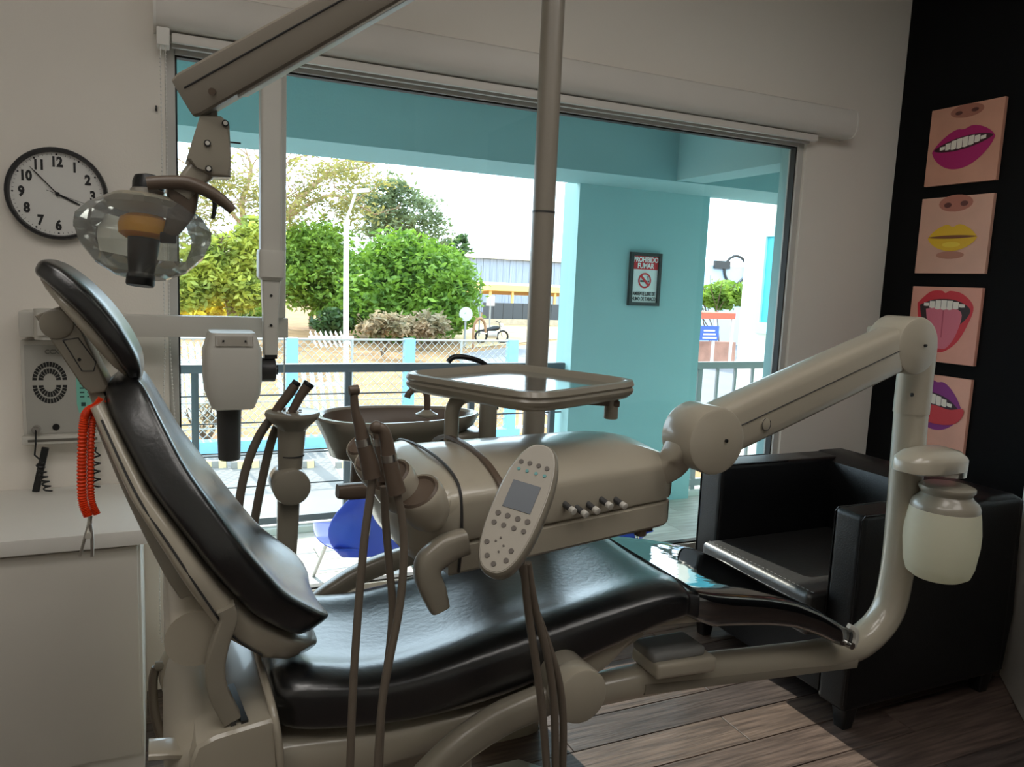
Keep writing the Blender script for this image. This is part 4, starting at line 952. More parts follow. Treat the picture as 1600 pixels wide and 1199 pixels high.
B().box(P(345, 160, Y=1.455), (.03, .03, .012), Matrix.Rotation(-.5, 3, 'Y'), .003).obj('neck_clip', M_black, lm)
bp_ = [P(x, y, Y=1.42) for x, y in ((313, 179), (346, 181), (359, 193), (361, 240), (361, 277), (331, 276), (308, 262), (291, 249), (304, 208))]
o_ = bp_[0]
hbx = B().prism([((p - o_).x, (p - o_).z) for p in bp_], (o_.x, 1.42, o_.z), (1, 0, 0), (0, 0, 1), (0, 1, 0), .062, .006, 3).obj('control_housing', M_beige2, lm, angle=30)
for px, py in ((352, 193), (324, 224), (326, 264)):
    q = P(px, py, Y=1.4195); B().cyl(q, q + V((0, -.003, 0)), .0055, n=16).obj('screw_ring', M_black, hbx); B().cyl(q + V((0, -.002, 0)), q + V((0, -.004, 0)), .0035, n=12).obj('screw', M_xray, hbx)
q = P(357, 222, Y=1.45); B().cyl(q, q + V((.020, 0, 0)), .0015, n=8).obj('switch', M_black, hbx)
ysh = 1.45
B().strip([P(x, y, Y=ysh) for x, y in ((318, 262), (300, 282), (283, 306))], (0, 1, 0), .048, [.046, .040, .034], rnd=.4).obj('yoke_neck', M_beige2, lm)
gr = [P(x, y, Y=1.425) for x, y in ((229, 287), (260, 285), (295, 287), (325, 299), (350, 316), (364, 330))]
B().tube(gr, [.0105, .0112, .0118, .0112, .0098, .0075], n=16).obj('grip_bar', M_brown, lm)
gr = [P(x, y, Y=1.49) for x, y in ((292, 292), (318, 296), (334, 312), (335, 330), (332, 342))]
B().tube(gr, [.005, .005, .0045, .004, .0035], n=10).obj('hook', M_dark, lm)
B().strip([P(x, y, Y=ysh) for x, y in ((286, 300), (284, 325), (275, 348), (264, 368))], (0, 1, 0), [.044, .040, .034, .030], [.050, .046, .034, .020], rnd=.4).obj('yoke', M_brown, lm)
B().box(P(263, 372, Y=ysh), (.026, .03, .018), None, .003).obj('yoke_latch', M_black, lm)
# lamp head: black barrel, reflector and shield, axis leaning slightly
hc = P(226, 366, Y=1.47); lax = (P(233, 300, Y=1.47) - P(221, 440, Y=1.47)); lax = V((lax.x, .02, lax.z)).normalized()
def LZ(py): return (1 if True else 0) * (P(226, py, Y=1.47).z - hc.z)
B().lathe([(.021, LZ(448)), (.0225, LZ(445)), (.0225, LZ(432)), (.020, LZ(428)), (.021, LZ(422)), (.024, LZ(395)), (.026, LZ(365)), (.0265, LZ(348)), (.020, LZ(346))], hc, lax, 32).obj('lamp_barrel', M_black, lm)
B().lathe([(.026, LZ(308)), (.028, LZ(306)), (.0285, LZ(298)), (.026, LZ(296))], hc, lax, 30).obj('collar_ring', M_steel, lm)
B().lathe([(.0255, LZ(297)), (.026, LZ(284)), (.0235, LZ(275)), (.012, LZ(271)), (.002, LZ(270))], hc, lax, 30).obj('top_cap', M_black, lm)
M_amber = mat('amber_filter', (252, 196, 18), .35, trans=.6)
B().lathe([(.030, LZ(374)), (.040, LZ(368)), (.042, LZ(356)), (.040, LZ(345)), (.029, LZ(338)), (.028, LZ(340)), (.038, LZ(346)), (.039, LZ(356)), (.038, LZ(366)), (.029, LZ(371))], hc, lax, 30).obj('amber_reflector', M_amber, lm)
B().lathe([(.020, LZ(330)), (.060, LZ(326)), (.066, LZ(318)), (.055, LZ(310)), (.026, LZ(306))], hc, lax, 34).obj('reflector_dome', mat('frosted_dome', (196, 188, 168), .3, trans=.5), lm)
B().lathe([(.026, LZ(306)), (.062, LZ(314)), (.090, LZ(332)), (.1065, LZ(352)), (.1075, LZ(368)), (.098, LZ(392)), (.072, LZ(418)), (.040, LZ(434)), (.0235, LZ(436))], hc, lax, 12).obj('shield', M_shield, lm, angle=12)

# assistant's instrument holder on its own column
ah = thing('assistant_holder', 'beige dished instrument holder on a short jointed column left of the bowl', 'instrument holder', P(445, 900, Y=2.06))
YA = 2.06
q = P(457, 652, Y=YA); wa = (P(500, 645, Y=YA) - P(414, 645, Y=YA)).length / 2
sc__ = (P(457, 640, Y=YA) - P(457, 740, Y=YA)).length / 100
B().lathe([(wa * .50, -20 * sc__), (wa * .62, -14 * sc__), (wa * .96, 0), (wa, 5 * sc__), (wa * .97, 9 * sc__), (wa * .80, 10 * sc__), (wa * .2, 8 * sc__)], q, (0, 0, 1), 36).obj('dish', M_beige2, ah, angle=50)
for i in range(7):
    a_ = i * 2 * PI / 7; B().cyl(q + V((math.cos(a_) * wa * .42 - .01, math.sin(a_) * wa * .42, 9.0 * sc__)), q + V((math.cos(a_) * wa * .42 - .01, math.sin(a_) * wa * .42, 11.5 * sc__)), .0042, n=10).obj('key', M_xray, ah)
n0, n1 = P(456, 668, Y=YA), P(453, 735, Y=YA)
B().cyl(n0, n1, wa * .52, wa * .44, n=26).obj('neck', M_beige2, ah)
B().cyl(P(455, 712, Y=YA), P(455, 710, Y=YA), wa * .485, n=26).obj('neck_seam', M_dark, ah)
jq = P(452, 755, Y=YA); B().cyl((jq.x, YA + .05, jq.z), (jq.x, YA - .055, jq.z), wa * .68, n=34, bev=.006).obj('joint', M_beige2, ah)
B().strip([P(451, 765, Y=YA), P(449, 830, Y=YA), P(444, 900, Y=YA), P(436, 985, Y=YA)], (0, 1, 0), .05, [.058, .054, .052, .05], rnd=.5).obj('column', M_beige2, ah)
B().strip([P(436, 985, Y=YA), P(360, 1010, Y=YA), P(300, 1030, Y=YA)], (0, 1, 0), .05, .05, rnd=.5).obj('bracket', M_beige, ah)
lb = P(278, 1020, Y=2.08)
B().strip([P(330, 1010, Y=2.08), P(290, 1018, Y=2.08), P(268, 1045, Y=2.08), P(280, 1100, Y=2.08), P(288, 1160, Y=2.08)], (0, 1, 0), .07, [.05, .06, .065, .05, .04], rnd=.5).obj('rear_housing', M_beige, ah)
B().cyl(P(262, 1040, Y=2.06), P(242, 1042, Y=2.06), .012, n=16).obj('hose_nozzle', M_beige2, ah)
B().tube([P(x, y, Y=2.06) for x, y in ((244, 1042), (239, 1065), (241, 1110), (252, 1150), (268, 1162))], .013, n=10, flat=.7).obj('drain_hose', M_hose, ah)
B().cyl(P(277, 1110, Y=2.06), P(284, 1240, Y=2.06), .011, n=12).obj('support_rod', M_steel, ah)
def suction(label, pts, rad, hose, tip):
    t_ = thing('suction_tip', label, 'suction handpiece', pts[-1])
    b_ = B().tube(pts, rad, n=14, sm=4).obj('body', M_brown, t_)
    d_ = (pts[0] - pts[1]).normalized(); B().cyl(pts[0], pts[0] + d_ * .012, tip, n=14, bev=.002).obj('tip', M_black, t_)
    B().tube(hose, .0115, n=12, sm=7).obj('hose', M_hose, t_)
suction('dark suction handpiece leaning left in the assistant holder', [P(461, 602, Y=YA + .01), P(450, 618, Y=YA + .01), P(436, 636, Y=YA + .01), P(426, 652, Y=YA + .01)], [.013, .013, .012, .011], [P(x, y, Y=YA + .012) for x, y in ((424, 654), (408, 676), (392, 710), (380, 750), (372, 800), (368, 860))], .012)
suction('dark suction handpiece with flared tip leaning right in the assistant holder', [P(480, 604, Y=YA - .01), P(470, 618, Y=YA - .01), P(458, 640, Y=YA - .01), P(446, 660, Y=YA - .01)], [.014, .012, .011, .011], [P(x, y, Y=YA + .045) for x, y in ((434, 664), (424, 690), (414, 730), (402, 790), (392, 850))], .015)

# ================================================================== OUTSIDE
import numpy as np
GZ = -2.0
rng = np.random.default_rng(11)
def pxm(px, py, Y):            # metres per photograph pixel at that place
    d = ray(px, py); return (Y / d.y)
M_grass = mat('dry_grass', (160, 122, 78), .95, col2=(128, 94, 56), vscale=1.2, bump=.3, bscale=20, detail=8)
M_asph = mat('asphalt', (126, 123, 120), .9, var=.18, vscale=1.0, bump=.1, bscale=60)
M_road = mat('road_asphalt', (120, 119, 122), .9, var=.10, vscale=.6)
M_dirt = mat('pale_dirt', (184, 158, 118), .95, var=.12, vscale=.5)
struct(B().poly([(-140, -60, GZ - .02), (240, -60, GZ - .02), (240, 260, GZ - .02), (-140, 260, GZ - .02)]).obj('ground', M_grass, smooth=False))
struct(B().bb(-12, 7.6, 4.62, 15.2, GZ - .05, GZ + .004).obj('ground_parking', M_asph, smooth=False))
struct(B().bb(-12, 7.6, 4.44, 4.62, GZ, -.02).obj('wall_podium', M_teal, smooth=False))
rd = B(); rp = [P(x, y, Z=GZ) for x, y in ((700, 556), (905, 528), (1300, 545), (1300, 690), (900, 690), (800, 600))]
rd.poly([(p.x, p.y, GZ + .003) for p in rp]); struct(rd.obj('ground_road', M_road, smooth=False))
dd_ = B(); rp = [P(x, y, Z=GZ) for x, y in ((690, 515), (760, 504), (1300, 510), (1300, 540), (905, 526), (730, 545))]
dd_.poly([(p.x, p.y, GZ + .006) for p in rp]); struct(dd_.obj('ground_verge', M_dirt, smooth=False))
M_line = mat('road_paint', (236, 232, 224), .8)
pa_, pb2 = P(511, 703, Z=GZ), P(552, 768, Z=GZ); sd2 = V((.06, 0, 0))
tag(B().poly([V((p.x, p.y, GZ + .008)) + s_ for p, s_ in ((pa_, -sd2), (pa_, sd2), (pb2, sd2), (pb2, -sd2))]).obj('parking_line', M_line, smooth=False), 'white painted parking bay line on the asphalt outside', 'road marking')
M_yel = mat('stop_yellow', (222, 200, 140), .8); M_stop = mat('stop_rubber', (128, 124, 118), .8)
for (px, lb) in ((332, 'black and yellow wheel stop, leftmost on the parking asphalt'), (384, 'black and yellow wheel stop, second from the left on the parking asphalt'), (470, 'black and yellow wheel stop behind the assistant holder column'), (545, 'black and yellow wheel stop right of the white parking line')):
    q = P(px, 731, Z=GZ); ws = thing('wheel_stop', lb, 'wheel stop', (q.x, q.y, GZ), 'wheel stops')
    B().prism([(-.08, 0), (.08, 0), (.05, .12), (-.05, .12)], (q.x - .24, q.y, GZ + .004), (0, 1, 0), (0, 0, 1), (1, 0, 0), .48, .01).obj('block', M_stop, ws)
    for dx in (-.14, .10): B().prism([(-.083, 0), (.083, 0), (.053, .123), (-.053, .123)], (q.x + dx, q.y, GZ + .004), (0, 1, 0), (0, 0, 1), (1, 0, 0), .12).obj('stripe', M_yel, ws)
# boundary fence: blue kerb, posts, chain link
M_bluep = mat('blue_post_paint', (132, 188, 222), .7, var=.06)
YF_ = 15.45
struct(B().bb(-12, 7.3, 15.3, 15.6, GZ, GZ + .22).obj('kerb_fence', M_bluep, smooth=False))
M_wire = mat('galvanised_wire', (168, 168, 164), .5)
fn = thing('chain_link_fence', 'galvanised chain link fence with light blue posts beyond the parking', 'fence', (1.0, YF_, GZ + .22))
ftop = P(560, 531, Y=YF_).z
for xp in (-4.7, -2.35, 0.0, 2.366, 4.74, 7.10):
    B().bb(xp - .105, xp + .105, YF_ - .1, YF_ + .1, GZ + .2, ftop + .03).obj('post', M_bluep, fn, smooth=False)
for z in (ftop, GZ + .45, GZ + .95): B().cyl((-4.8, YF_, z), (7.1, YF_, z), .022 if z == ftop else .012, n=8).obj('rail', M_wire, fn)
xs = -4.8 + .0
for xp in (-1.2, 1.2, 3.55, 5.9): B().cyl((xp, YF_, GZ + .2), (xp, YF_, ftop), .028, n=10).obj('thin_post', M_wire, fn)
cm = B(); hgt = ftop - (GZ + .22); stp = .155
k = -4.8 - hgt
while k < 7.1:
    for sg_ in (1, -1):
        xa, xb_ = (k, k + hgt) if sg_ > 0 else (k + hgt, k)
        za, zb_ = GZ + .22, ftop
        def clipx(x): return min(max(x, -4.8), 7.1)
        t0 = (clipx(xa) - xa) / (xb_ - xa); t1 = (clipx(xb_) - xa) / (xb_ - xa)
        if abs(t1 - t0) > .01: cm.cyl((xa + (xb_ - xa) * t0, YF_, za + hgt * t0), (xa + (xb_ - xa) * t1, YF_, za + hgt * t1), .0075, n=3)
    k += stp
cm.obj('wire_mesh', M_wire, fn, smooth=False)['kind'] = 'stuff'
# gate with white bars right of the fence
gt = thing('bar_gate', 'white barred gate with light blue post beside the chain link fence', 'gate', (8.4, YF_, GZ))
for xp in (9.75,): B().bb(xp - .12, xp + .12, YF_ - .1, YF_ + .1, GZ, .1).obj('post', M_bluep, gt, smooth=False)
for i in range(16): B().bb(7.34 + i * .145, 7.40 + i * .145, YF_ - .02, YF_ + .02, GZ + .1, -.45).obj('bar', M_white, gt, smooth=False)
for z in (GZ + .2, -.6): B().bb(7.28, 9.65, YF_ - .03, YF_ + .03, z, z + .06).obj('rail', M_white, gt, smooth=False)
# white picket rows in the garden behind the fence
def pickets(label, x0, x1, py0, py1, Y, n):
    t_ = thing('picket_fence', label, 'fence', (P((x0 + x1) / 2, py1, Y=Y).x, Y, GZ), 'white picket fences')
    for i in range(n):
        px = x0 + (x1 - x0) * i / (n - 1); a = P(px - 5, py0, Y=Y); a2 = P(px + 5, py1, Y=Y); wd = .045
        zz = min(a2.z, GZ + .4)
        B().loft([[V((p.x + sx * wd, Y + sy * .02, z)) for sx, sy in ((-1, -1), (1, -1), (1, 1), (-1, 1))] for p, z in ((V((a2.x, 0, 0)), zz), (a, a.z), )] + [[V((a.x + sx * .006, Y + sy * .02, a.z + .08)) for sx, sy in ((-1, -1), (1, -1), (1, 1), (-1, 1))]]).obj('picket', M_white, t_, smooth=False)
    l0, l1 = P(x0 - 8, (py0 + py1) / 2, Y=Y), P(x1 + 8, (py0 + py1) / 2, Y=Y)
    B().bb(l0.x, l1.x, Y + .02, Y + .05, l0.z - .04, l0.z + .04).obj('rail', M_white, t_, smooth=False)
pickets('leaning white picket fence behind the chain link at far left', 272, 345, 540, 590, 17.0, 8)
pickets('leaning white picket fence behind the chain link beside the light pole', 440, 530, 580, 625, 16.6, 8)
pickets('small white picket fence under the green trees', 490, 545, 520, 533, 33.0, 8)
# light pole
lpq = P(541, 690, Z=GZ)
lp_ = thing('street_light', 'tall white street light pole in front of the trees', 'street light', (lpq.x, 15.9, GZ))
ltop = P(541, 345, Y=15.9); ltip = P(556, 300, Y=15.9)
B().cyl((lpq.x, 15.9, GZ), (ltop.x, 15.9, ltop.z), .058, .05, n=14).obj('pole', M_white, lp_)
B().tube([ltop, ltop.lerp(ltip, .5) + V((.02, 0, .05)), ltip], .03, n=10).obj('bracket_arm', M_xray, lp_)
B().box(ltip + V((.10, 0, .03)), (.34, .14, .08), Matrix.Rotation(-.15, 3, 'Y'), .02).obj('lantern', M_xray, lp_)

# ---- trees
def leaf_mat(name, c1, c2): return mat(name, c1, .6, col2=c2, vscale=1.1, trans=.42, detail=5)
M_lf = {'green': leaf_mat('leaf_green', (140, 176, 60), (76, 112, 38)), 'bright': leaf_mat('leaf_bright', (154, 182, 66), (92, 126, 44)), 'yellow': leaf_mat('leaf_yellow', (196, 200, 84), (122, 138, 56)), 'olive': leaf_mat('leaf_olive', (174, 164, 92), (116, 116, 66)), 'haze': leaf_mat('leaf_haze', (142, 156, 112), (100, 116, 80)), 'dark': leaf_mat('leaf_dark', (86, 116, 62), (48, 70, 40)), 'pink': leaf_mat('leaf_pink', (196, 172, 142), (112, 108, 76)), 'lemon': leaf_mat('leaf_lemon', (236, 218, 70), (206, 184, 56))}
M_bark = mat('bark', (126, 104, 84), .9, var=.35, vscale=6, bump=.5, bscale=18)
M_bark2 = mat('pale_bark', (168, 140, 108), .9, var=.3, vscale=6, bump=.4, bscale=18)
def foliage(name, blobs, n, size, material, parent, fill=.55, flat=.6):
    """blobs: (centre, rx, ry, rz); leaves gathered in clumps on and in the ellipsoids"""
    vs = []; vol = np.array([b[1] * b[3] for b in blobs]); vol = vol / vol.sum()
    pts = []
    for b, f_ in zip(blobs, vol):
        m_ = max(30, int(n * f_)); nc = max(8, m_ // 26)
        d = rng.normal(size=(nc, 3)); d /= np.linalg.norm(d, axis=1)[:, None]
        r_ = fill + (1 - fill) * rng.random(nc) ** .5
        cen = d * r_[:, None] * np.array(b[1:4]) + np.array(b[0])
        idx = rng.integers(0, nc, m_)
        sp_ = np.array(b[1:4]).mean() * .21
        pts.append(cen[idx] + rng.normal(size=(m_, 3)) * sp_ * np.array([1, 1, .6]))
    pts = np.concatenate(pts); m_ = len(pts)
    a = rng.normal(size=(m_, 3)); a[:, 2] *= flat; a /= np.linalg.norm(a, axis=1)[:, None]
    b_ = rng.normal(size=(m_, 3)); b_ -= a * (a * b_).sum(1)[:, None]; b_ /= np.linalg.norm(b_, axis=1)[:, None]
    s_ = size * (.6 + .8 * rng.random(m_))[:, None]
    v = np.stack([pts - a * s_, pts + b_ * s_ * .42, pts + a * s_, pts - b_ * s_ * .42], 1).reshape(-1, 3)
    me = bpy.data.meshes.new(name); me.vertices.add(m_ * 4); me.vertices.foreach_set('co', v.ravel())
    me.loops.add(m_ * 4); me.loops.foreach_set('vertex_index', np.arange(m_ * 4)); me.polygons.add(m_); me.polygons.foreach_set('loop_start', np.arange(m_) * 4); me.polygons.foreach_set('loop_total', np.full(m_, 4))
    me.update(calc_edges=True)
    o = link(name, me, material, parent, smooth=False); o['kind'] = 'stuff'
    return o
def blob(px, py, rx, ry, Y, dep=1.0):
    c = P(px, py, Y=Y); k = pxm(px, py, Y); return (tuple(c), rx * k, rx * k * dep, ry * k)
def branch(b, p, d, L, r, lev, spread):
    q = p + d * L; mid = p.lerp(q, .5) + V((random.uniform(-.08, .08), random.uniform(-.08, .08), random.uniform(-.03, .08))) * L
    b.tube([p, mid, q], [r, r * .82, r * .62], n=6 if lev > 1 else 4, sm=3)
    if lev == 0: return
    for i in range(random.choice((2, 3))):
        nd = (d + V((random.uniform(-1, 1), random.uniform(-.6, .6), random.uniform(-.35, .75))) * spread).normalized()
        branch(b, p.lerp(q, random.uniform(.55, 1.0)), nd, L * random.uniform(.55, .8), r * .58, lev - 1, spread)
def tree(name, label, base_px, Y, trunk_top_px, blobs, n, size, leaf, bark=M_bark, r=.22, lev=2, spread=.8, nb=4, group='trees beyond the fence', fill=.55):
    bp = P(base_px[0], base_px[1], Y=Y); bp.z = GZ
    t_ = thing(name, label, 'tree', tuple(bp), group)
    tt = P(trunk_top_px[0], trunk_top_px[1], Y=Y)
    b = B(); b.tube([bp, bp.lerp(tt, .5) + V((random.uniform(-.2, .2), 0, 0)), tt], [r, r * .8, r * .65], n=9, sm=4)
    L0 = max(1.0, blobs[0][3] * .9)
    for i in range(nb):
        a = (i + .5) / nb * 2 - 1; branch(b, tt - V((0, 0, .1)), V((a, random.uniform(-.3, .3), .9)).normalized(), L0, r * .5, lev, spread)
    b.obj('trunk', bark, t_)
    if n: foliage('foliage', blobs, n, size, M_lf[leaf], t_, fill=fill)
    return t_
random.seed(21)
tree('broadleaf_tree', 'wide round dark green tree right of the light pole', (640, 530), 42, (640, 500), [blob(640, 450, 88, 62, 42), blob(590, 470, 50, 50, 41), blob(695, 470, 45, 48, 41), blob(630, 405, 60, 38, 42), blob(690, 420, 40, 32, 42.5), blob(640, 492, 85, 28, 41)], 30000, .20, 'green', r=.18)
tree('broadleaf_tree', 'bright green slender tree between the x-ray arm and the light pole', (487, 512), 50, (492, 478), [blob(495, 400, 50, 52, 50), blob(475, 440, 45, 40, 49.5), blob(525, 440, 32, 50, 49.5), blob(455, 400, 30, 36, 50), blob(520, 480, 28, 26, 49)], 17000, .19, 'bright', r=.18)
tree('broadleaf_tree', 'yellow green sunlit tree behind the lamp shield and x-ray arm', (365, 490), 34, (352, 440), [blob(362, 410, 50, 48, 34), blob(318, 430, 42, 46, 33.5), blob(290, 455, 30, 32, 33), blob(400, 380, 36, 40, 34), blob(385, 450, 40, 36, 33.5)], 10000, .16, 'yellow', r=.30, nb=5, fill=.25)
# tall sparse tree with spreading bare limbs
sp_ = thing('bare_tree', 'tall sparse tree with bare spreading limbs above the green trees', 'tree', tuple(P(395, 520, Z=GZ)), 'trees beyond the fence')
b = B(); YT = 56
def limb(pts, r0, r1):
    q = [P(x, y, Y=YT + dy) for x, y, dy in pts]
    b.tube(q, [r0 + (r1 - r0) * i / (len(q) - 1) for i in range(len(q))], n=7, sm=4)
    return q
L_ = []
L_.append(limb(((395, 520, 0), (398, 440, 0), (415, 380, 0), (440, 345, 0)), .45, .30))
L_.append(limb(((440, 345, 0), (465, 315, 0), (495, 285, 1), (530, 268, 1), (560, 262, 2)), .28, .09))
L_.append(limb(((450, 340, 0), (485, 318, -1), (520, 305, -1), (555, 318, -2), (585, 335, -2)), .18, .05))
L_.append(limb(((440, 345, 0), (446, 310, 0), (440, 280, 1), (448, 255, 1)), .20, .06))
L_.append(limb(((495, 285, 1), (520, 262, 1), (545, 250, 2), (590, 255, 2)), .12, .04))
L_.append(limb(((400, 440, 0), (388, 380, -1), (378, 320, -1), (392, 270, -1), (388, 245, -1)), .30, .07))
L_.append(limb(((385, 360, -1), (352, 320, -1), (330, 285, -2), (300, 262, -2)), .16, .04))
L_.append(limb(((395, 470, 0), (350, 420, -2), (325, 370, -3), (300, 330, -3), (284, 290, -3)), .30, .06))
L_.append(limb(((388, 400, -1), (420, 350, -3), (412, 310, -3), (425, 275, -3)), .2, .05))
for q in L_:
    for p in q[1:]:
        for i in range(3): branch(b, p, V((random.uniform(-1, 1), random.uniform(-.5, .5), random.uniform(-.2, .9))).normalized(), random.uniform(1.0, 2.0), .05, 2, .9)
b.obj('trunk', M_bark2, sp_)
foliage('foliage', [blob(500, 270, 70, 26, 50), blob(570, 270, 60, 28, 51), blob(545, 320, 55, 40, 50), blob(320, 280, 50, 45, 49), blob(310, 350, 45, 60, 49), blob(390, 300, 55, 55, 50), blob(460, 320, 45, 50, 50)], 5200, .15, M_lf['olive'], sp_, fill=.1)
tree('sparse_tree', 'hazy dark green tree rising behind the round tree', (630, 520), 56, (625, 400), [blob(640, 325, 42, 34, 56), blob(600, 345, 42, 42, 56), blob(670, 360, 35, 34, 56), blob(570, 310, 30, 26, 56), blob(615, 290, 30, 20, 56)], 5200, .20, 'haze', r=.3, fill=.2)
tree('sparse_tree', 'small distant tree right of the round tree', (716, 520), 75, (716, 420), [blob(714, 384, 18, 17, 75), blob(708, 400, 14, 12, 75)], 700, .35, 'dark', r=.2, lev=1)
def bush(label, px, py, rx, ry, Y, n, size, leaf, gp='shrubs beyond the fence'):
    c = P(px, py + ry, Y=Y); t_ = thing('shrub', label, 'shrub', tuple(c), gp)
    b = B()
    for i in range(5): branch(b, V((c.x, c.y, GZ)), V((random.uniform(-.7, .7), random.uniform(-.3, .3), 1)).normalized(), (c.z - GZ) + ry * pxm(px, py, Y) * .8, .04, 1, .7)
    b.obj('stems', M_bark, t_); foliage('foliage', [blob(px, py, rx, ry, Y), blob(px - rx * .5, py + ry * .3, rx * .6, ry * .7, Y), blob(px + rx * .5, py + ry * .25, rx * .6, ry * .7, Y)], n, size, M_lf[leaf], t_, fill=.2)
bush('dark green shrub at the foot of the slender tree', 520, 503, 26, 18, 40, 1500, .22, 'dark')
bush('dry pinkish shrub at the foot of the light pole', 598, 508, 34, 16, 33, 1300, .16, 'pink')
bush('dry shrub with bare twigs under the round tree', 662, 506, 36, 16, 36, 1300, .18, 'pink')
bush('bright yellow-lit hedge at far left behind the trees', 300, 472, 50, 22, 46, 2600, .26, 'lemon')  # yellow sunlight on this greenery is painted in as lemon leaf colour
bush('green bush left of the x-ray sleeve at ground level', 395, 490, 30, 18, 38, 1300, .2, 'bright')
bush('dry bare bush behind the railing at far left', 322, 640, 16, 34, 16.4, 260, .05, 'pink')

# ---- far street: warehouse, canopy, wall, signs, motorcycle
def quadbox(px0, px1, py0, py1, Y, dep):
    a, c = P(px0, py1, Y=Y), P(px1, py0, Y=Y); return a.x, c.x, Y, Y + dep, a.z, c.z
wh = thing('warehouse', 'long grey metal warehouse with pale curved roof in the distance', 'building', tuple(P(820, 505, Y=80)))
M_sheet = mat('corrugated_sheet', (178, 188, 204), .5, col2=(140, 152, 172), vscale=3, stretch=(6, .1, .1)); M_roofw = mat('roof_cream', (236, 226, 206), .7)
x0, x1, y0, y1, z0, z1 = quadbox(700, 960, 415, 470, 80, 30)
B().bb(x0, x1, y0, y1, GZ, z1).obj('wall', M_sheet, wh, smooth=False)
for i in range(26): B().bb(x0 + (x1 - x0) * i / 26, x0 + (x1 - x0) * i / 26 + .18, y0 - .06, y0, GZ, z1).obj('rib', M_sheet, wh, smooth=False)
zz = P(800, 398, Y=80).z
B().prism([(0, 0), (0, .5), (10, (zz - z1) * 1.3), (20, (zz - z1) * 1.3), (30, .5), (30, 0)], (x0 - 1, y0 - .5, z1), (0, 1, 0), (0, 0, 1), (1, 0, 0), x1 - x0 + 2).obj('roof', M_roofw, wh, smooth=False)
for px in (810, 880): q = P(px, 406, Y=80); B().box((q.x, 90, q.z + .6), (2.4, 2, .8), None, .1).obj('roof_vent', M_sheet, wh)
cp_ = thing('street_canopy', 'yellow roofed street canopy in front of the grey warehouse', 'canopy', tuple(P(820, 500, Y=62)))
M_can = mat('canopy_yellow', (242, 206, 130), .7)
x0, x1, y0, y1, z0, z1 = quadbox(762, 940, 452, 470, 62, 8)
B().prism([(0, 0), (0, -.5), (9, -1.0), (9, .2)], (x0, y0, z1), (0, 1, 0), (0, 0, 1), (1, 0, 0), x1 - x0).obj('roof', M_can, cp_, smooth=False)
for i in range(6): xx = x0 + .4 + (x1 - x0 - .8) * i / 5; B().bb(xx - .1, xx + .1, y0 + .3, y0 + .5, GZ, z1 - .3).obj('pillar', M_can, cp_, smooth=False)
dw = thing('panel_wall', 'dark panelled roadside fence on a low stone base beneath the canopy', 'fence', tuple(P(830, 505, Y=58)))
x0, x1, y0, y1, z0, z1 = quadbox(755, 960, 479, 498, 58, .2)
npn = 14
for i in range(npn): B().bb(x0 + (x1 - x0) * i / npn, x0 + (x1 - x0) * (i + .94) / npn, y0, y1, z0, z1).obj('panel', mat('panel_dark', (74, 76, 80), .7), dw, smooth=False)
B().bb(x0, x1, y0 - .05, y1 + .1, GZ, z0).obj('stone_base', mat('pale_stone', (204, 184, 160), .9, var=.2, vscale=3), dw, smooth=False)
def sign_post(name, label, px, py_top, py_base, Y, parts):
    q0, q1 = P(px, py_base, Y=Y), P(px, py_top, Y=Y); t_ = thing(name, label, 'sign' if parts else 'pole', (q0.x, Y, GZ))
    B().cyl((q0.x, Y, GZ), (q0.x, Y, q1.z), .06, n=10).obj('post', M_rail2, t_)
    for f_ in parts: f_(t_, q0.x, Y)
    return t_
k40 = pxm(728, 490, 38)
def disc(t_, x, Y): c = P(728, 491, Y=Y); B().cyl((x, Y - .03, c.z), (x, Y - .06, c.z), 11 * k40, n=26).obj('disc', mat('sign_back', (188, 194, 200), .5), t_)
sign_post('road_sign', 'round grey road sign seen from behind beside the round tree', 726, 480, 534, 38, [disc])
def plate(t_, x, Y): c = P(765, 470, Y=Y); k_ = pxm(765, 470, Y); B().bb(x - 7 * k_, x + 7 * k_, Y - .05, Y - .02, c.z - 8 * k_, c.z + 8 * k_).obj('plate', mat('sign_pale', (226, 214, 206), .5), t_)
sign_post('road_sign', 'small pale road sign left of the canopy', 765, 462, 505, 52, [plate])
sign_post('utility_pole', 'thin grey pole rising in front of the grey warehouse', 748, 415, 532, 45, [])
ah_ = thing('arch_rack', 'brown bent pipe arch beside the round road sign', 'pipe arch', (P(745, 535, Y=37).x, 37, GZ))
B().tube([P(x, y, Y=37) for x, y in ((739, 545), (740, 515), (744, 502), (751, 498), (757, 505), (759, 520))], .07, n=8).obj('arch', mat('rust_pipe', (150, 112, 80), .7), ah_)
# motorcycle
mo = thing('motorcycle', 'small black and white motorcycle parked at the roadside', 'motorcycle', tuple(P(768, 536, Z=GZ)))
q = P(768, 536, Z=GZ); mk = 1.2
def mp(x, z, y=0): return V((q.x + x * mk, q.y + y, GZ + z * mk))
for x in (-.55, .55): B().tube([mp(x + .28 * math.cos(i * PI / 8), .30 + .28 * math.sin(i * PI / 8)) for i in range(17)], .06, n=8, sm=1).obj('wheel', M_black, mo)
B().tube([mp(-.5, .55), mp(-.2, .62), mp(.1, .68), mp(.35, .72)], [.10, .13, .16, .10], n=10).obj('seat_and_tank', M_black, mo)
B().box(mp(.0, .40), (.5 * mk, .25, .35 * mk), None, .05).obj('engine', M_steel, mo)
B().box(mp(-.45, .48), (.35 * mk, .2, .12 * mk), None, .04).obj('side_cover', M_white, mo)
B().tube([mp(.55, .30), mp(.42, .70), mp(.36, .98)], .04, n=8).obj('fork', M_steel, mo)
B().tube([mp(.30, 1.02, -.3), mp(.36, .98), mp(.30, 1.02, .3)], .025, n=6).obj('handlebar', M_black, mo)
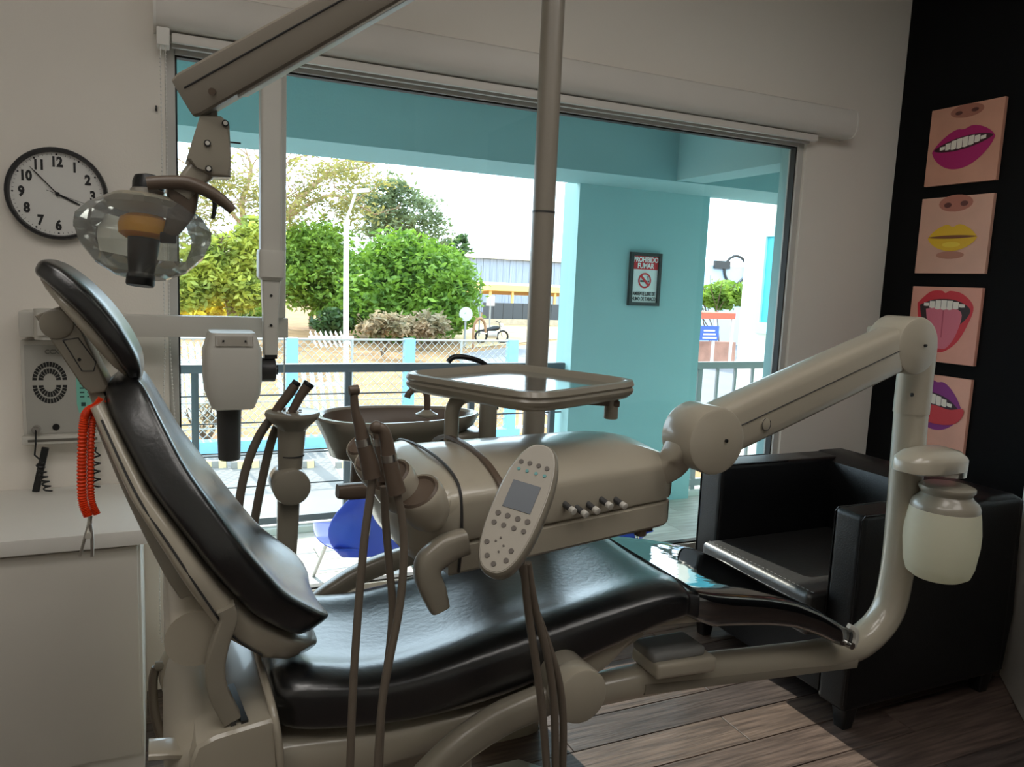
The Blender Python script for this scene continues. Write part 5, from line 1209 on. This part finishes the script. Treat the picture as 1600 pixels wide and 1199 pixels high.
B().ball(mp(.48, .84), .11).obj('headlight', M_white, mo)

# ---- buildings on the right
nb_ = thing('neighbour_building', 'sunlit cream building wall with teal framed window right of the column', 'building', (7.0, 6.5, GZ))
M_cream = mat('cream_wall', (246, 238, 222), .9, var=.03)
wy = P(1160, 450, X=7.0).y
B().bb(7.0, 11, 3.4, wy, GZ, 4.6).obj('wall', M_cream, nb_, smooth=False)
a, c = P(1184, 530, X=6.97), P(1240, 335, X=6.97)
wz0, wz1 = P(1200, 522, X=6.97).z, P(1210, 352, X=6.97).z; wy0, wy1 = P(1226, 430, X=6.97).y - .6, P(1184, 430, X=6.97).y
fr = B(); e_ = .14
fr.bb(6.93, 7.02, wy0, wy1, wz0, wz0 + e_); fr.bb(6.93, 7.02, wy0, wy1, wz1 - e_, wz1); fr.bb(6.93, 7.02, wy0, wy0 + e_, wz0 + e_, wz1 - e_); fr.bb(6.93, 7.02, wy1 - e_, wy1, wz0 + e_, wz1 - e_)
fr.obj('window_surround', mat('pale_teal', (190, 226, 226), .8), nb_, smooth=False)
B().bb(6.96, 7.02, wy0 + e_, wy1 - e_, wz0 + e_, wz1 - e_).obj('window_panel', mat('teal_panel', (84, 186, 200), .6), nb_, smooth=False)
YQ = 26
x0, x1, y0, y1, z0, z1 = quadbox(1085, 1170, 418, 450, 40, 6)
tk_ = thing('blue_tank_building', 'pale blue building with rounded top far behind the column', 'building', (x0, 40, GZ))
B().bb(x0, x1 + 6, y0, y1, GZ, z1).obj('wall', mat('pale_blue', (190, 212, 232), .8), tk_, smooth=False)
q = P(1150, 415, Y=39.9); B().tube([V((q.x + math.cos(i * PI / 10) * .9, 39.9, q.z - .3 + math.sin(i * PI / 10) * .9)) for i in range(21)], .09, n=6, sm=1).obj('emblem_ring', M_dark, tk_)
q = P(1128, 414, Y=39.9); B().box(q, (1.2, .2, .5)).obj('wall_unit', M_dark, tk_, smooth=False)
bush('yellow green hedge far behind the column on the right', 1130, 462, 36, 17, 34, 2200, .22, 'bright')
x0, x1, y0, y1, z0, z1 = quadbox(1088, 1168, 466, 502, 28, .1)
sf = thing('roadside_stall', 'red roofed roadside stall with blue banner right of the column', 'stall', ((x0 + x1) / 2, 28, GZ))
M_red2 = mat('stall_red', (206, 96, 72), .7)
x0, x1, y0, y1, z0, z1 = quadbox(1088, 1150, 490, 498, 28, 3); B().bb(x0, x1, y0, y1, z0, z1).obj('roof', M_red2, sf, smooth=False)
for px in (1092, 1118, 1146): q = P(px, 500, Y=28); B().bb(q.x - .05, q.x + .05, 28, 28.1, GZ, z0).obj('post', M_white, sf, smooth=False)
x0, x1, y0, y1, z0, z1 = quadbox(1094, 1124, 510, 532, 27.9, .04); bn = B().bb(x0, x1, y0, y1, z0, z1).obj('banner', mat('banner_blue', (62, 92, 176), .6), sf, smooth=False)
for i in range(3): B().bb(x0 + .12 + i * .02, x1 - .12 - i * .06, y0 - .02, y0, z0 + .08 + i * .16, z0 + .15 + i * .16).obj('banner_print', M_white, bn, smooth=False)
x0, x1, y0, y1, z0, z1 = quadbox(1090, 1150, 535, 556, 28.6, .5); B().bb(x0, x1, y0, y1, GZ, z1).obj('counter', mat('stall_counter', (190, 140, 120), .8, var=.3, vscale=2), sf, smooth=False)

# ---- blue chairs on the balcony
def balcony_chair(label, back, seat_, leg_tops, yb):
    t_ = thing('balcony_chair', label, 'chair', (back[0][0], yb, 0), 'blue chairs on the balcony')
    return t_
def blue_chair(x, y, rz, label):
    t_ = thing('balcony_chair', label, 'chair', (x, y, 0), 'blue chairs on the balcony')
    R = Matrix.Rotation(rz, 3, 'Z')
    def q(a, b_, z): return V((x, y, 0)) + R @ V((a, b_, z))
    rings = []
    for i in range(9):
        s_ = i / 8; hw = .235 * math.sin(PI * (.25 + .55 * s_)) + .01 * 0; z = .22 + .29 * s_; yy = -.20 - .06 * s_
        rings.append([q(a * hw, yy + .05 * (a * a) + b_ * .006, z) for a, b_ in sq_ring(24, .5)])
    B().loft(rings).obj('backrest', M_blue, t_, angle=60)
    rings = []
    for i in range(8):
        s_ = i / 7; hw = .20 + .03 * math.sin(PI * s_); yy = -.20 + .40 * s_; z = .245 + .012 * (2 * s_ - 1) ** 2
        rings.append([q(a * hw, yy, z + b_ * .007 + .015 * a * a) for a, b_ in sq_ring(24, .5)])
    B().loft(rings).obj('seat', M_blue, t_, angle=60)
    for sx in (-1, 1):
        B().tube([q(sx * .07, -.225, .40), q(sx * .085, -.235, .30), q(sx * .20, -.27, .0)], .009, n=10, sm=4).obj('leg', M_chrome, t_)
        B().tube([q(sx * .12, .12, .28), q(sx * .19, .22, .0)], .009, n=10, sm=1).obj('leg', M_chrome, t_)
    B().tube([q(-.07, -.225, .40), q(0, -.225, .415), q(.07, -.225, .40)], .009, n=10, sm=4).obj('back_brace', M_chrome, t_)
blue_chair(.87, 3.43, .08, 'blue plastic chair with chrome legs on the balcony behind the handpieces')
blue_chair(2.04, 3.26, -.22, 'blue plastic chair with chrome legs on the balcony near the armchair')
